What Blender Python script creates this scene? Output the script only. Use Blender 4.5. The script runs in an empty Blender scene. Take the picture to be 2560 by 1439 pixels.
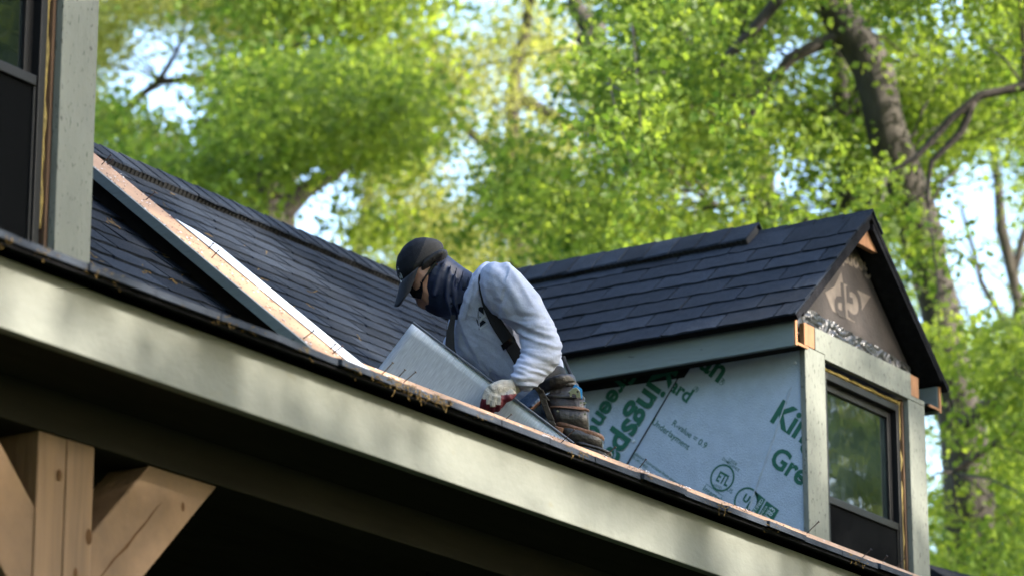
import bpy, bmesh, math, random
import numpy as np
from mathutils import Vector, Matrix, noise
from mathutils.bvhtree import BVHTree
random.seed(7); rng = np.random.default_rng(7)
S = bpy.context.scene; C = S.collection
# ---------------------------------------------------------------- camera, world, sun, exposure
# world origin = the camera; X runs along the eaves, Y into the house, Z up; the ground lies at Z = GROUND
GROUND = -1.6; FPX = 8700.0; PITCH = math.atan(2576/8700)
_n = math.hypot(.8385, .545)
FWH = Vector((.8385/_n, .545/_n, 0)); RT = Vector((.545/_n, -.8385/_n, 0))
FW = FWH*math.cos(PITCH)+Vector((0, 0, math.sin(PITCH))); UP = -FWH*math.sin(PITCH)+Vector((0, 0, math.cos(PITCH)))
cam_d = bpy.data.cameras.new('camera'); cam = bpy.data.objects.new('camera', cam_d); C.objects.link(cam)
cam_d.sensor_width = 36; cam_d.lens = FPX/2560*36; cam_d.clip_start = .1; cam_d.clip_end = 600
cam.matrix_world = Matrix(((RT.x, UP.x, -FW.x, 0), (RT.y, UP.y, -FW.y, 0), (RT.z, UP.z, -FW.z, 0), (0, 0, 0, 1)))
cam_d.dof.use_dof = True; cam_d.dof.focus_distance = 13.6; cam_d.dof.aperture_fstop = 3.0; cam_d.dof.aperture_blades = 9
S.camera = cam
SUN = Vector((.20, -.87, .42)).normalized()
world = bpy.data.worlds.new('World'); S.world = world; world.use_nodes = True
wn = world.node_tree; bgn = wn.nodes['Background']; sky = wn.nodes.new('ShaderNodeTexSky'); sky.sky_type = 'NISHITA'
sky.sun_disc = False; sky.sun_elevation = math.asin(SUN.z); sky.sun_rotation = math.atan2(SUN.x, SUN.y)
sky.air_density = 1.0; sky.dust_density = 1.6; sky.ozone_density = 1.0
wn.links.new(sky.outputs[0], bgn.inputs[0]); bgn.inputs[1].default_value = .15
sd = bpy.data.lights.new('sun', 'SUN'); sun = bpy.data.objects.new('sun', sd); C.objects.link(sun)
sd.energy = 2.4; sd.angle = math.radians(.5); sd.color = (1, .93, .83)
sun.rotation_euler = (-SUN).to_track_quat('-Z', 'Y').to_euler()
S.view_settings.view_transform = 'Standard'; S.view_settings.look = 'None'; S.view_settings.gamma = 1
S.view_settings.use_curve_mapping = False; S.view_settings.exposure = 2.5
S.cycles.max_bounces = 8; S.cycles.transparent_max_bounces = 8

# ---------------------------------------------------------------- helpers
def ray(x, y): return RT*((x-1280)/FPX)-UP*((y-719.5)/FPX)+FW
def at(x, y, X=None, Y=None, Z=None, pl=None):
    r = ray(x, y)
    if X is not None: return r*(X/r.x)
    if Y is not None: return r*(Y/r.y)
    if pl is not None: return r*(pl[1]/(r.z-pl[0]*r.y))        # plane z = slope*y + c
    return r*Z
def topx(p): z = p.dot(FW); return 1280+FPX*p.dot(RT)/z, 719.5-FPX*p.dot(UP)/z
MATS = {}
def mat(name, col, rough=.7, var=.25, scale=8, bump=0., bscale=60, metal=0., spec=.5, stretch=(1, 1, 1), col2=None, rand=0., detail=6, speck=None):
    m = bpy.data.materials.new(name); m.use_nodes = True; nt = m.node_tree; N = nt.nodes; L = nt.links
    b = N['Principled BSDF']; b.inputs['Roughness'].default_value = rough; b.inputs['Metallic'].default_value = metal
    b.inputs['Specular IOR Level'].default_value = spec
    tc = N.new('ShaderNodeTexCoord'); mp = N.new('ShaderNodeMapping'); mp.inputs['Scale'].default_value = stretch
    L.new(tc.outputs['Object'], mp.inputs[0])
    nz = N.new('ShaderNodeTexNoise'); nz.inputs['Scale'].default_value = scale; nz.inputs['Detail'].default_value = detail
    nz.inputs['Roughness'].default_value = .65; L.new(mp.outputs[0], nz.inputs[0])
    rp = N.new('ShaderNodeValToRGB'); c = np.array(col)
    e = rp.color_ramp.elements; e[0].position = .3; e[1].position = .7
    e[0].color = (*np.clip(c*(1-var), 0, 1), 1); e[1].color = (*(np.array(col2) if col2 is not None else np.clip(c*(1+var), 0, 1)), 1)
    L.new(nz.outputs[0], rp.inputs[0]); out = rp.outputs[0]
    if speck:                                                   # fine dark or light specks: (colour, scale, threshold)
        s = N.new('ShaderNodeTexNoise'); s.inputs['Scale'].default_value = speck[1]; s.inputs['Detail'].default_value = 3
        L.new(mp.outputs[0], s.inputs[0]); r2 = N.new('ShaderNodeValToRGB'); r2.color_ramp.elements[0].position = speck[2]
        r2.color_ramp.elements[1].position = min(1, speck[2]+.05); L.new(s.outputs[0], r2.inputs[0])
        mx = N.new('ShaderNodeMix'); mx.data_type = 'RGBA'; L.new(r2.outputs[0], mx.inputs[0]); L.new(out, mx.inputs[6])
        mx.inputs[7].default_value = (*speck[0], 1); out = mx.outputs[2]
    if rand:
        oi = N.new('ShaderNodeObjectInfo'); mr = N.new('ShaderNodeMapRange'); mr.inputs[3].default_value = 1-rand; mr.inputs[4].default_value = 1+rand
        L.new(oi.outputs['Random'], mr.inputs[0]); vm = N.new('ShaderNodeVectorMath'); vm.operation = 'SCALE'
        L.new(out, vm.inputs[0]); L.new(mr.outputs[0], vm.inputs['Scale']); out = vm.outputs[0]
    L.new(out, b.inputs['Base Color'])
    if bump:
        bz = N.new('ShaderNodeTexNoise'); bz.inputs['Scale'].default_value = bscale; bz.inputs['Detail'].default_value = 5; L.new(mp.outputs[0], bz.inputs[0])
        bp = N.new('ShaderNodeBump'); bp.inputs['Strength'].default_value = bump; bp.inputs['Distance'].default_value = .01
        L.new(bz.outputs[0], bp.inputs['Height']); L.new(bp.outputs[0], b.inputs['Normal'])
    MATS[name] = m; return m
M_shingle = mat('asphalt shingle', (.0145, .0195, .029), .95, .35, 5, .6, 260, rand=.32, speck=((.06, .067, .08), 330, .59), spec=.14)
M_tar = mat('dark roofing edge', (.012, .012, .014), .9, .4, 20, .5, 90, spec=.05)
M_eave = mat('eave shingle with painted sky light', (.040, .047, .060), .95, .4, 9, .6, 160, spec=.1, speck=((.09, .065, .03), 14, .66))  # sky light on the shingle edges put into a lighter blue-grey colour
M_green = mat('grey green painted board', (.15, .157, .133), .65, .22, 1.6, .25, 30, stretch=(1, 1, 1.6), speck=((.15, .15, .115), 5, .68), spec=.3)
M_trim = mat('weathered grey green trim', (.165, .174, .145), .75, .13, 6, .45, 45, speck=((.075, .078, .065), 90, .62), stretch=(1, 1, .4), spec=.3)
M_fascia = mat('grey green fascia paint', (.155, .185, .175), .6, .12, 5, .25, 50, stretch=(1, .35, 1.2), speck=((.08, .09, .085), 30, .68))
M_drip = mat('grey metal drip edge', (.12, .135, .14), .5, .25, 12, .2, 50, spec=.5, speck=((.32, .20, .10), 18, .67))
M_ply = mat('bare plywood', (.40, .235, .13), .75, .22, 5, .3, 90, stretch=(.6, .6, .6), speck=((.16, .06, .03), 26, .68))
M_raw = mat('raw orange timber', (.27, .125, .052), .75, .3, 14, .3, 80, stretch=(1, 1, .3))
M_post = mat('pale fir timber', (.145, .088, .045), .7, .34, 16, .3, 60, stretch=(1, 1, .05), speck=((.09, .045, .02), 9, .72))
M_brace = mat('pale fir timber of the braces', (.145, .087, .044), .7, .34, 8, .3, 60, stretch=(.35, 1, .35), speck=((.09, .045, .02), 7, .72))
M_check = mat('dark crack and knot wood', (.075, .040, .018), .85, .3, 20, spec=.1)
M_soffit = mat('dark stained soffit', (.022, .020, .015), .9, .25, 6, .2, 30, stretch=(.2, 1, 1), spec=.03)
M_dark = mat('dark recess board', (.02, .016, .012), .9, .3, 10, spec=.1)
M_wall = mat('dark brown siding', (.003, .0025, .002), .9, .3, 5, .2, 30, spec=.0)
M_foamboard = mat('blue grey insulation sheathing', (.37, .435, .505), .55, .09, 14, .35, 140, spec=.4)
M_print = mat('green print', (.008, .10, .055), .6, .15, 60)
M_white = mat('white print', (.55, .62, .64), .6, .1, 60)
M_frame = mat('dark bronze window frame', (.010, .010, .0105), .4, .1, 20, spec=.2)
M_black = mat('black gap', (.006, .006, .006), .8, .2, 10)
M_foam = mat('yellow spray foam', (.24, .175, .045), .75, .35, 30, .6, 70)
M_stud = mat('brown rough stud', (.10, .055, .028), .8, .4, 18, .3, 60, stretch=(1, 1, .2))
M_gable = mat('brown gable panel', (.025, .018, .0145), .8, .3, 9, .25, 60)
M_gprint = mat('pale brown panel print', (.12, .095, .075), .8, .25, 20)
M_foil = mat('black plastic foil', (.014, .015, .018), .34, .3, 9, .12, 40, spec=.45)
M_flash = mat('white flashing sheet', (.55, .58, .60), .35, .05, 6, spec=.5)
M_steel = mat('brushed grey sheet metal', (.50, .545, .60), .42, .10, 60, .12, 160, metal=.45, stretch=(1, 1, 1))
def brushed():
    m = bpy.data.materials.new('brushed grey sheet metal'); m.use_nodes = True; nt = m.node_tree; N = nt.nodes; L = nt.links; b = N['Principled BSDF']
    uv = N.new('ShaderNodeUVMap'); mp = N.new('ShaderNodeMapping'); mp.inputs['Scale'].default_value = (230, 9, 1); L.new(uv.outputs[0], mp.inputs[0])
    nz = N.new('ShaderNodeTexNoise'); nz.inputs['Scale'].default_value = 1; nz.inputs['Detail'].default_value = 5; L.new(mp.outputs[0], nz.inputs[0])
    rp = N.new('ShaderNodeValToRGB'); rp.color_ramp.elements[0].position = .3; rp.color_ramp.elements[1].position = .7; rp.color_ramp.elements[0].color = (.38, .43, .53, 1); rp.color_ramp.elements[1].color = (.60, .66, .76, 1)
    L.new(nz.outputs[0], rp.inputs[0]); L.new(rp.outputs[0], b.inputs['Base Color']); b.inputs['Metallic'].default_value = .1; b.inputs['Roughness'].default_value = .5
    bp = N.new('ShaderNodeBump'); bp.inputs['Strength'].default_value = .12; bp.inputs['Distance'].default_value = .004; L.new(nz.outputs[0], bp.inputs['Height']); L.new(bp.outputs[0], b.inputs['Normal']); return m
M_steel = brushed()
M_nail = mat('rusty nail', (.06, .035, .025), .6, .4, 80, metal=.5)
M_moss = mat('tan catkin and moss debris', (.17, .105, .03), .9, .5, 30)
M_chip = mat('pale paint chips', (.62, .58, .55), .8, .25, 40)
M_bark = mat('grey brown bark', (.055, .046, .037), .9, .5, 9, 1., 24, stretch=(1, 1, .22))
M_bark2 = mat('dark limb bark', (.045, .036, .030), .9, .45, 9, .8, 24)
M_ground = mat('grass ground', (.055, .075, .025), .95, .4, 1.2, .4, 20)
M_sweat = mat('heather grey sweatshirt cloth', (.42, .45, .55), .9, .10, 55, .14, 90, spec=.15, speck=((.375, .40, .495), 260, .55))
M_skin = mat('skin', (.36, .19, .125), .5, .1, 20, .05, 90)
M_cap = mat('black cap cloth', (.010, .013, .020), .85, .25, 40, .35, 300, spec=.25)
M_mesh = mat('charcoal cap mesh', (.028, .028, .030), .8, .35, 260, .4, 420, spec=.3)
M_brim = mat('dark charcoal brim', (.022, .025, .032), .8, .2, 40, .2, 200, spec=.3)
M_gaiter = mat('navy neck gaiter', (.006, .012, .036), .5, .1, 18, .15, 40, spec=.4)
M_hair = mat('dark hair', (.012, .010, .009), .6, .3, 60, .6, 220, stretch=(1, 1, .3))
M_lens = mat('black sunglasses', (.006, .006, .007), .12, .1, 10, spec=.7)
M_strap = mat('black webbing', (.008, .008, .010), .75, .25, 120, .3, 400)
M_jean = mat('blue denim', (.085, .125, .20), .9, .3, 30, .5, 120)
M_glove = mat('cream knit glove', (.42, .39, .335), .95, .16, 60, .7, 240, spec=.1)
M_grip = mat('maroon rubber grip', (.12, .012, .022), .6, .3, 50, .3, 120)
M_leather = mat('dark brown leather', (.013, .010, .0085), .42, .4, 22, .4, 70)
M_rim = mat('worn tan leather rim', (.095, .042, .02), .6, .4, 25, .4, 80)
M_chrome = mat('bright steel', (.62, .60, .56), .22, .1, 20, metal=1.)
M_blue = mat('bright blue coating', (.02, .20, .50), .35, .1, 20)
M_boot = mat('dark boot', (.02, .015, .012), .7, .3, 20)
def glass_mat():
    m = bpy.data.materials.new('window glass'); m.use_nodes = True; b = m.node_tree.nodes['Principled BSDF']
    b.inputs['Base Color'].default_value = (.006, .010, .011, 1); b.inputs['Roughness'].default_value = .03
    b.inputs['IOR'].default_value = 1.62; b.inputs['Specular IOR Level'].default_value = .9
    nz = m.node_tree.nodes.new('ShaderNodeTexNoise'); nz.inputs['Scale'].default_value = 2.5
    bp = m.node_tree.nodes.new('ShaderNodeBump'); bp.inputs['Strength'].default_value = .06; bp.inputs['Distance'].default_value = .02
    m.node_tree.links.new(nz.outputs[0], bp.inputs['Height']); m.node_tree.links.new(bp.outputs[0], b.inputs['Normal']); return m
M_glass = glass_mat()
M_screen = mat('insect screen', (.006, .0065, .007), .8, .2, 420, .3, 500, spec=0)
def leaf_mat(name, dk, lt, olive=0):
    m = bpy.data.materials.new(name); m.use_nodes = True; nt = m.node_tree; N = nt.nodes; L = nt.links
    N.remove(N['Principled BSDF']); o = N['Material Output']
    at_ = N.new('ShaderNodeAttribute'); at_.attribute_name = 'tint'
    rp = N.new('ShaderNodeValToRGB'); rp.color_ramp.elements[0].color = (*dk, 1); rp.color_ramp.elements[1].color = (*lt, 1)
    L.new(at_.outputs['Fac'], rp.inputs[0])
    d = N.new('ShaderNodeBsdfDiffuse'); t = N.new('ShaderNodeBsdfTranslucent'); g = N.new('ShaderNodeBsdfGlossy'); g.inputs['Roughness'].default_value = .5
    L.new(rp.outputs[0], d.inputs[0])
    sc = N.new('ShaderNodeMix'); sc.data_type = 'RGBA'; sc.blend_type = 'MULTIPLY'; sc.inputs[0].default_value = 1; sc.inputs[7].default_value = (2.45, 2.5, 1.15, 1)
    L.new(rp.outputs[0], sc.inputs[6]); L.new(sc.outputs[2], t.inputs[0])
    m1 = N.new('ShaderNodeMixShader'); m1.inputs[0].default_value = .55; L.new(d.outputs[0], m1.inputs[1]); L.new(t.outputs[0], m1.inputs[2])
    m2 = N.new('ShaderNodeMixShader'); m2.inputs[0].default_value = .012; L.new(m1.outputs[0], m2.inputs[1]); L.new(g.outputs[0], m2.inputs[2])
    L.new(m2.outputs[0], o.inputs[0]); return m
L_maple = leaf_mat('maple leaves', (.030, .070, .013), (.20, .24, .048))
L_oak = leaf_mat('olive oak leaves', (.10, .115, .034), (.29, .29, .115))
L_young = leaf_mat('yellow green leaves', (.08, .12, .022), (.24, .275, .07))

def link(o, parent=None):
    C.objects.link(o)
    if parent is not None:
        o.parent = parent; o.matrix_parent_inverse = Matrix.Translation(-parent.location)   # only the Empties stand off the origin
    return o
def thing(name, label, cat, loc=(0, 0, 0), group=None):
    o = bpy.data.objects.new(name, None); o.location = loc; o.empty_display_size = .2; C.objects.link(o); return tag(o, label, cat, group)
def tag(o, label, cat, group=None):
    o['label'] = label; o['category'] = cat
    if group: o['group'] = group
    return o
class MB:
    def __init__(s): s.v = []; s.f = []
    def add(s, vs, fs):
        n = len(s.v); s.v += [tuple(v) for v in vs]; s.f += [tuple(i+n for i in f) for f in fs]; return s
    def box(s, a, b): 
        (x0, y0, z0), (x1, y1, z1) = a, b
        return s.add([(x0, y0, z0), (x1, y0, z0), (x1, y1, z0), (x0, y1, z0), (x0, y0, z1), (x1, y0, z1), (x1, y1, z1), (x0, y1, z1)],
                     [(0, 3, 2, 1), (4, 5, 6, 7), (0, 1, 5, 4), (1, 2, 6, 5), (2, 3, 7, 6), (3, 0, 4, 7)])
    def prism(s, poly, d):                                        # polygon of 3-D points swept by vector d
        n = len(poly); d = Vector(d); P = [Vector(p) for p in poly]
        fs = [tuple(range(n))[::-1], tuple(range(n, 2*n))]+[(i, (i+1) % n, n+(i+1) % n, n+i) for i in range(n)]
        return s.add(P+[p+d for p in P], fs)
    def tube(s, pts, rad, k=8, cap=True):
        P = [Vector(p) for p in pts]; R = rad if hasattr(rad, '__len__') else [rad]*len(P); base = len(s.v); vs = []; fs = []; n = len(P)
        for i in range(n):
            t = (P[min(i+1, n-1)]-P[max(i-1, 0)]).normalized(); a = t.cross(Vector((.13, .31, .94)))
            if a.length < .1: a = t.cross(Vector((1, 0, 0)))
            a.normalize(); b = t.cross(a)
            for j in range(k):
                th = 2*math.pi*j/k; vs.append(P[i]+(a*math.cos(th)+b*math.sin(th))*R[i])
        for i in range(n-1):
            for j in range(k): fs.append((i*k+j, i*k+(j+1) % k, (i+1)*k+(j+1) % k, (i+1)*k+j))
        if cap: fs += [tuple(range(k))[::-1], tuple((n-1)*k+j for j in range(k))]
        return s.add(vs, fs)
    def rings(s, rings_, cap=True):
        k = len(rings_[0]); n = len(rings_); vs = [p for r in rings_ for p in r]; fs = []
        for i in range(n-1):
            for j in range(k): fs.append((i*k+j, i*k+(j+1) % k, (i+1)*k+(j+1) % k, (i+1)*k+j))
        if cap: fs += [tuple(range(k))[::-1], tuple((n-1)*k+j for j in range(k))]
        return s.add(vs, fs)
    def mesh(s, name):
        m = bpy.data.meshes.new(name); m.from_pydata([tuple(v) for v in s.v], [], s.f); bm = bmesh.new(); bm.from_mesh(m)
        bmesh.ops.recalc_face_normals(bm, faces=bm.faces); bm.to_mesh(m); bm.free(); return m
    def build(s, name, m, parent=None, bevel=0., smooth=False):
        me = s.mesh(name); me.materials.append(m); o = bpy.data.objects.new(name, me); link(o, parent)
        if smooth:
            for p in me.polygons: p.use_smooth = True
        if bevel:
            md = o.modifiers.new('bevel', 'BEVEL'); md.width = bevel; md.segments = 2; md.limit_method = 'ANGLE'
        return o
def quick(name, m, parent, boxes, bevel=.004):
    b = MB()
    for a, c in boxes: b.box(a, c)
    return b.build(name, m, parent, bevel)

# ---------------------------------------------------------------- setting
g = MB(); g.add([(-250, -250, GROUND), (250, -250, GROUND), (250, 250, GROUND), (-250, 250, GROUND)], [(0, 1, 2, 3)])
ground = g.build('ground', M_ground); ground['kind'] = 'structure'

# roof planes: z = SL*y + c
SL = .81; CM = -2.909; CL = -2.45; CS = 3.105-SL*6.69
UPS = Vector((0, 1, SL)).normalized(); NRM = Vector((0, -SL, 1)).normalized()
house = thing('house', 'grey green house with dark shingle roofs and a stripped plywood roof edge', 'house', (10, 8, GROUND))
RY = 10.02; RH = SL*RY+CM
# shingles: four shared meshes
def shingle_mesh(k):
    r = random.Random(k); w = .295; n = 5; b = MB(); lo = []; up = []
    for i in range(n+1):
        x = w*i/n; e = r.uniform(-.004, .004); h = r.uniform(.011, .016); lo.append(((x, e, .003), (x, e, h))); up.append(((x, .2, -.001), (x, .2, .003)))
    vs = [p for a in lo for p in a]+[p for a in up for p in a]; o = 2*(n+1); fs = []
    for i in range(n):
        fs += [(2*i, 2*i+2, 2*i+3, 2*i+1), (2*i+1, 2*i+3, o+2*i+3, o+2*i+1)]
    fs += [(0, 1, o+1, o), (2*n, o+2*n, o+2*n+1, 2*n+1)]
    b.add(vs, fs); me = b.mesh('shingle'); me.materials.append(M_shingle); return me
SH = [shingle_mesh(k) for k in range(6)]
def lay(parent, org, du, ds, nr, rows, u0, u1, keep=None, first=0., sag=.004):
    ex = .143; cnt = 0
    for r in range(rows):
        off = first+(r % 2)*.1525+.04*random.random()-(.305 if r % 2 else 0)
        u = u0-.305+off
        while u < u1:
            p = org+du*u+ds*(r*ex+sag*noise.noise(Vector((u*1.1, r*3.3, 2))))+nr*(.004+.004*noise.noise(Vector((u*.9, r*.5, 7))))
            s0 = max(0, u0-u); s1 = min(.305, u1-u)
            if s1-s0 < .04: u += .305; continue
            p = p+du*s0; sx = (s1-s0)/.305
            if keep is None or keep(p+du*.15*sx+ds*.05):
                o = bpy.data.objects.new('shingle', random.choice(SH)); t = random.uniform(-.012, .012)
                X = (du*math.cos(t)+ds*math.sin(t)).normalized(); Yv = (ds-X*ds.dot(X)).normalized(); Zv = X.cross(Yv)
                X = X*sx; mw = Matrix(((X.x, Yv.x, Zv.x, p.x), (X.y, Yv.y, Zv.y, p.y), (X.z, Yv.z, Zv.z, p.z), (0, 0, 0, 1)))
                link(o, parent); o.matrix_basis = mw; cnt += 1
            u += .305
    return cnt
def slab(y0, y1, c, sl, x0, x1, t):                                # roof deck below the plane
    return [[(x, y, sl*y+c-dz) for (y, dz) in ((y0, 0), (y1, 0), (y1, t), (y0, t))] for x in (x0, x1)]
def deck(name, m, y0, y1, c, sl, x0, x1, t):
    a, b = slab(y0, y1, c, sl, x0, x1, t); d = MB(); d.prism(a, Vector(b[0])-Vector(a[0])); return d.build(name, m, house)
main_roof = deck('main_roof', M_tar, 6.78, RY, CM-.004, SL, 9.40, 15.05, .03)
X0M = 9.42
print('main', lay(main_roof, Vector((X0M, 7.35, SL*7.35+CM)), Vector((1, 0, 0)), UPS, NRM, 24, 0, 4.75,
    keep=lambda p: p.y < RY-.05 and (p.x < 13.7 or p.x < 14.5-(5.165-p.z)/.885+.12) and topx(p)[1] < 640+.375*topx(p)[0]))
b = MB(); b.prism([(9.40, RY, RH-.004), (9.40, RY+3, RH-3*SL), (9.40, RY+3, RH-3*SL-.05), (9.40, RY, RH-.05)], (5.65, 0, 0)); b.build('rear_roof', M_tar, house)
side_roof = deck('side_roof', M_tar, 6.55, 9.5, CL-.004, SL, 3.0, 9.36, .03)
print('side', lay(side_roof, Vector((8.0, 6.80, SL*6.80+CL)), Vector((1, 0, 0)), UPS, NRM, 11, .0, 1.36, first=.06))
b = MB(); b.prism([(3, 9.5, SL*9.5+CL-.004), (3, 12.5, SL*9.5+CL-3*SL), (3, 12.5, SL*9.5+CL-3*SL-.05), (3, 9.5, SL*9.5+CL-.05)], (6.36, 0, 0)); b.build('rear_roof', M_tar, house)
# side wall closing the step between side roof and main roof
b = MB(); b.prism([(9.20, 6.70, 2.70), (9.32, 9.5, 4.6), (9.32, 9.5, SL*9.5+CS-.03), (9.20, 6.70, SL*6.70+CS-.03)], (.09, 0, 0)); b.build('curb_wall', M_dark, house)
b = MB(); b.box((9.39, 6.73, 2.56), (16, 6.77, 3.11)); b.build('curb_wall', M_dark, house)
# ridge vent and cap shingles on the main ridge
def ridge(parent, p0, p1, side1, side2, vent, w=.15, lift=.0):
    L_ = (p1-p0).length; d = (p1-p0)/L_
    if vent:
        b = MB(); up = Vector((0, 0, 1))
        for s in (side1, side2):
            nrm_ = (s.cross(d)); nrm_ = nrm_ if nrm_.z > 0 else -nrm_
            q = [p0+nrm_*.002, p0+s*w+nrm_*.002, p0+s*w+nrm_*.038, p0+nrm_*.038]; b.prism(q, d*L_)
        b.build('ridge_vent', M_black, parent)
        b = MB(); k = int(L_/.03)
        for i in range(k):
            q0 = p0+d*(L_*i/k)+side1*(w+.001); n1 = side1.cross(d); n1 = n1 if n1.z > 0 else -n1
            b.prism([q0+n1*.006, q0+d*.012+n1*.006, q0+d*.012+n1*.038, q0+n1*.038], side1*.004)
        o = b.build('vent_louvre', M_black, parent); o['kind'] = 'stuff'
        lift += .040
    k = max(1, int(L_/.143))
    for i in range(k):
        a = L_*i/k; b = MB(); ln = L_/k+.03
        n1 = side1.cross(d); n1 = n1 if n1.z > 0 else -n1; n2 = side2.cross(d); n2 = n2 if n2.z > 0 else -n2
        top = Vector((0, 0, 1)); jit = random.uniform(-.006, .006); rows = []
        for (t, h) in ((a, .008), (a+ln, .002)):
            P = p0+d*t
            rows.append([P+side1*(w+jit)+n1*(h+lift), P+side1*.03+n1*(h+lift), P+top*(h+lift+.012), P+side2*.03+n2*(h+lift), P+side2*(w+jit)+n2*(h+lift)])
        low = [[q-top*.010 for q in r] for r in rows]
        vs = rows[0]+rows[1]+low[0]+low[1]; fs = []
        for j in range(4): fs += [(j, j+1, 5+j+1, 5+j), (10+j, 15+j, 16+j, 11+j), (j, 10+j, 11+j, j+1), (5+j, 6+j, 16+j, 15+j)]
        fs += [(0, 5, 15, 10), (4, 14, 19, 9)]
        b.add(vs, fs); b.build('ridge_cap', M_shingle, parent)
BK = Vector((0, 1, -SL)).normalized()
ridge(main_roof, Vector((9.3, RY, RH)), Vector((14.45, RY, RH)), -UPS, BK, True, w=.15)

# porch roof in front, its low pitch hides its own top
NY, NZ = 6.18, 2.855
b = MB(); b.prism([(2, NY, NZ), (2, 6.80, NZ+.33*.62), (2, 6.80, NZ+.33*.62-.02), (2, NY, NZ-.012)], (20, 0, 0)); porch_roof = b.build('porch_roof', M_tar, house)
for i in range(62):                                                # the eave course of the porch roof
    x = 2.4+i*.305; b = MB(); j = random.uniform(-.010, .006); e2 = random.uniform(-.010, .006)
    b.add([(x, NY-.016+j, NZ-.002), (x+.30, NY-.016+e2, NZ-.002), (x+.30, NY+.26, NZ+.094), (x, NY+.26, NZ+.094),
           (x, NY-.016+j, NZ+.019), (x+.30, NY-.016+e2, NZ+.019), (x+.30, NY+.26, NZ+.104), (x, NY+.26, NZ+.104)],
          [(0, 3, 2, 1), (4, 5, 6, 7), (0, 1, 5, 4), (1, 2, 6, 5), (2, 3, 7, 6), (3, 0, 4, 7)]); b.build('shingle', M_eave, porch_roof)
quick('fascia_board', M_green, house, [((2, 6.25, 2.637), (22, 6.29, 2.838))])
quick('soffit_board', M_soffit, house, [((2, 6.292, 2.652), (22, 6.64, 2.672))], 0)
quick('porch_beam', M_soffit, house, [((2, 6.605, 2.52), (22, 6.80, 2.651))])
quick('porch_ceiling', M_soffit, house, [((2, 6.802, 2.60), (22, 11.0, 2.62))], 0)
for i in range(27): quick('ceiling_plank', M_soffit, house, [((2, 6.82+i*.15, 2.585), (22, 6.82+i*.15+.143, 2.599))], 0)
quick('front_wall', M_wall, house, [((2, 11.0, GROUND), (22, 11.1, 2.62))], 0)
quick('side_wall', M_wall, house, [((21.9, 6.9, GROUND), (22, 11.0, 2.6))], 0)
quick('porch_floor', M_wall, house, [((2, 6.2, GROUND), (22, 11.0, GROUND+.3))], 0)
b = MB(); hk = [at(1068, 1460, Y=6.9), at(1070, 1425, Y=6.9), at(1078, 1402, Y=6.9), at(1088, 1412, Y=6.9), at(1092, 1450, Y=6.9)]
b.tube([hk[2]+Vector((0, 0, .3)), hk[2]], .006); b.tube(hk, .008); b.build('ceiling_hook', M_frame, house)

# stripped roof edge: plywood strip with grey metal edge
def S_pt(x, y, dz=0): return Vector((x, y, SL*y+CS+dz))
xo = lambda y: 9.09+.095*(y-6.65)
xi = lambda y: 9.322+.085*(y-6.69)
b = MB(); b.prism([S_pt(xo(6.45), 6.45), S_pt(xi(6.45), 6.45), S_pt(xi(8.7), 8.7), S_pt(xo(8.7), 8.7)], (0, 0, -.02)); rake = b.build('rake_sheathing', M_ply, house, .003)
b = MB(); b.prism([S_pt(9.325, 6.69), S_pt(16, 6.69), S_pt(16, 6.777), S_pt(9.332, 6.777)], (0, 0, -.02)); eave = b.build('eave_sheathing', M_ply, house, .003)
b = MB(); b.prism([S_pt(xo(y)-.007, y, dz) for y, dz in ((6.45, .004), (8.7, .004), (8.7, -.040), (6.45, -.040))], (.006, 0, 0))
b.prism([S_pt(xo(6.45)-.007, 6.45, .004), S_pt(xo(6.45)+.012, 6.45, .004), S_pt(xo(8.7)+.012, 8.7, .004), S_pt(xo(8.7)-.007, 8.7, .004)], (0, 0, -.003)); b.build('rake_trim', M_fascia, house)
b = MB(); b.prism([S_pt(9.318, 6.682, .004), S_pt(16, 6.682, .004), S_pt(16, 6.682, -.085), S_pt(9.318, 6.682, -.085)], (0, .006, 0))
b.prism([S_pt(9.318, 6.682, .004), S_pt(16, 6.682, .004), S_pt(16, 6.694, .004), S_pt(9.318, 6.694, .004)], (0, 0, -.003)); b.build('eave_trim', M_drip, house)
# nails left standing in the strip
for (x, y, l, pt) in [(254, 412, .05, 'r'), (268, 412, .03, 'r'), (364, 500, .045, 'r'), (521, 622, .025, 'r'), (529, 645, .035, 'r'), (758, 846, .045, 'r'),
        (825, 872, .025, 'r'), (830, 884, .045, 'r'), (955, 935, .055, 'e'), (998, 940, .03, 'e'), (1009, 955, .055, 'e'), (1265, 1046, .025, 'e'),
        (1402, 1106, .07, 'e'), (1511, 1140, .055, 'e'), (1597, 1170, .045, 'e'), (2017, 1332, .07, 'e'), (2154, 1394, .055, 'e'), (2206, 1402, .03, 'e'), (2242, 1417, .06, 'e'), (1233, 1052, .015, 'e')]:
    p = at(x, y, pl=(SL, CS)); d = (NRM+RT*random.uniform(.1, .5)+Vector((0, random.uniform(-.2, .1), 0))).normalized()
    b = MB(); b.tube([p-d*.015, p+d*l], .0019, 6); b.tube([p+d*l, p+d*(l+.0025)], .005, 8); b.build('nail', M_nail, rake if pt == 'r' else eave)
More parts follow.
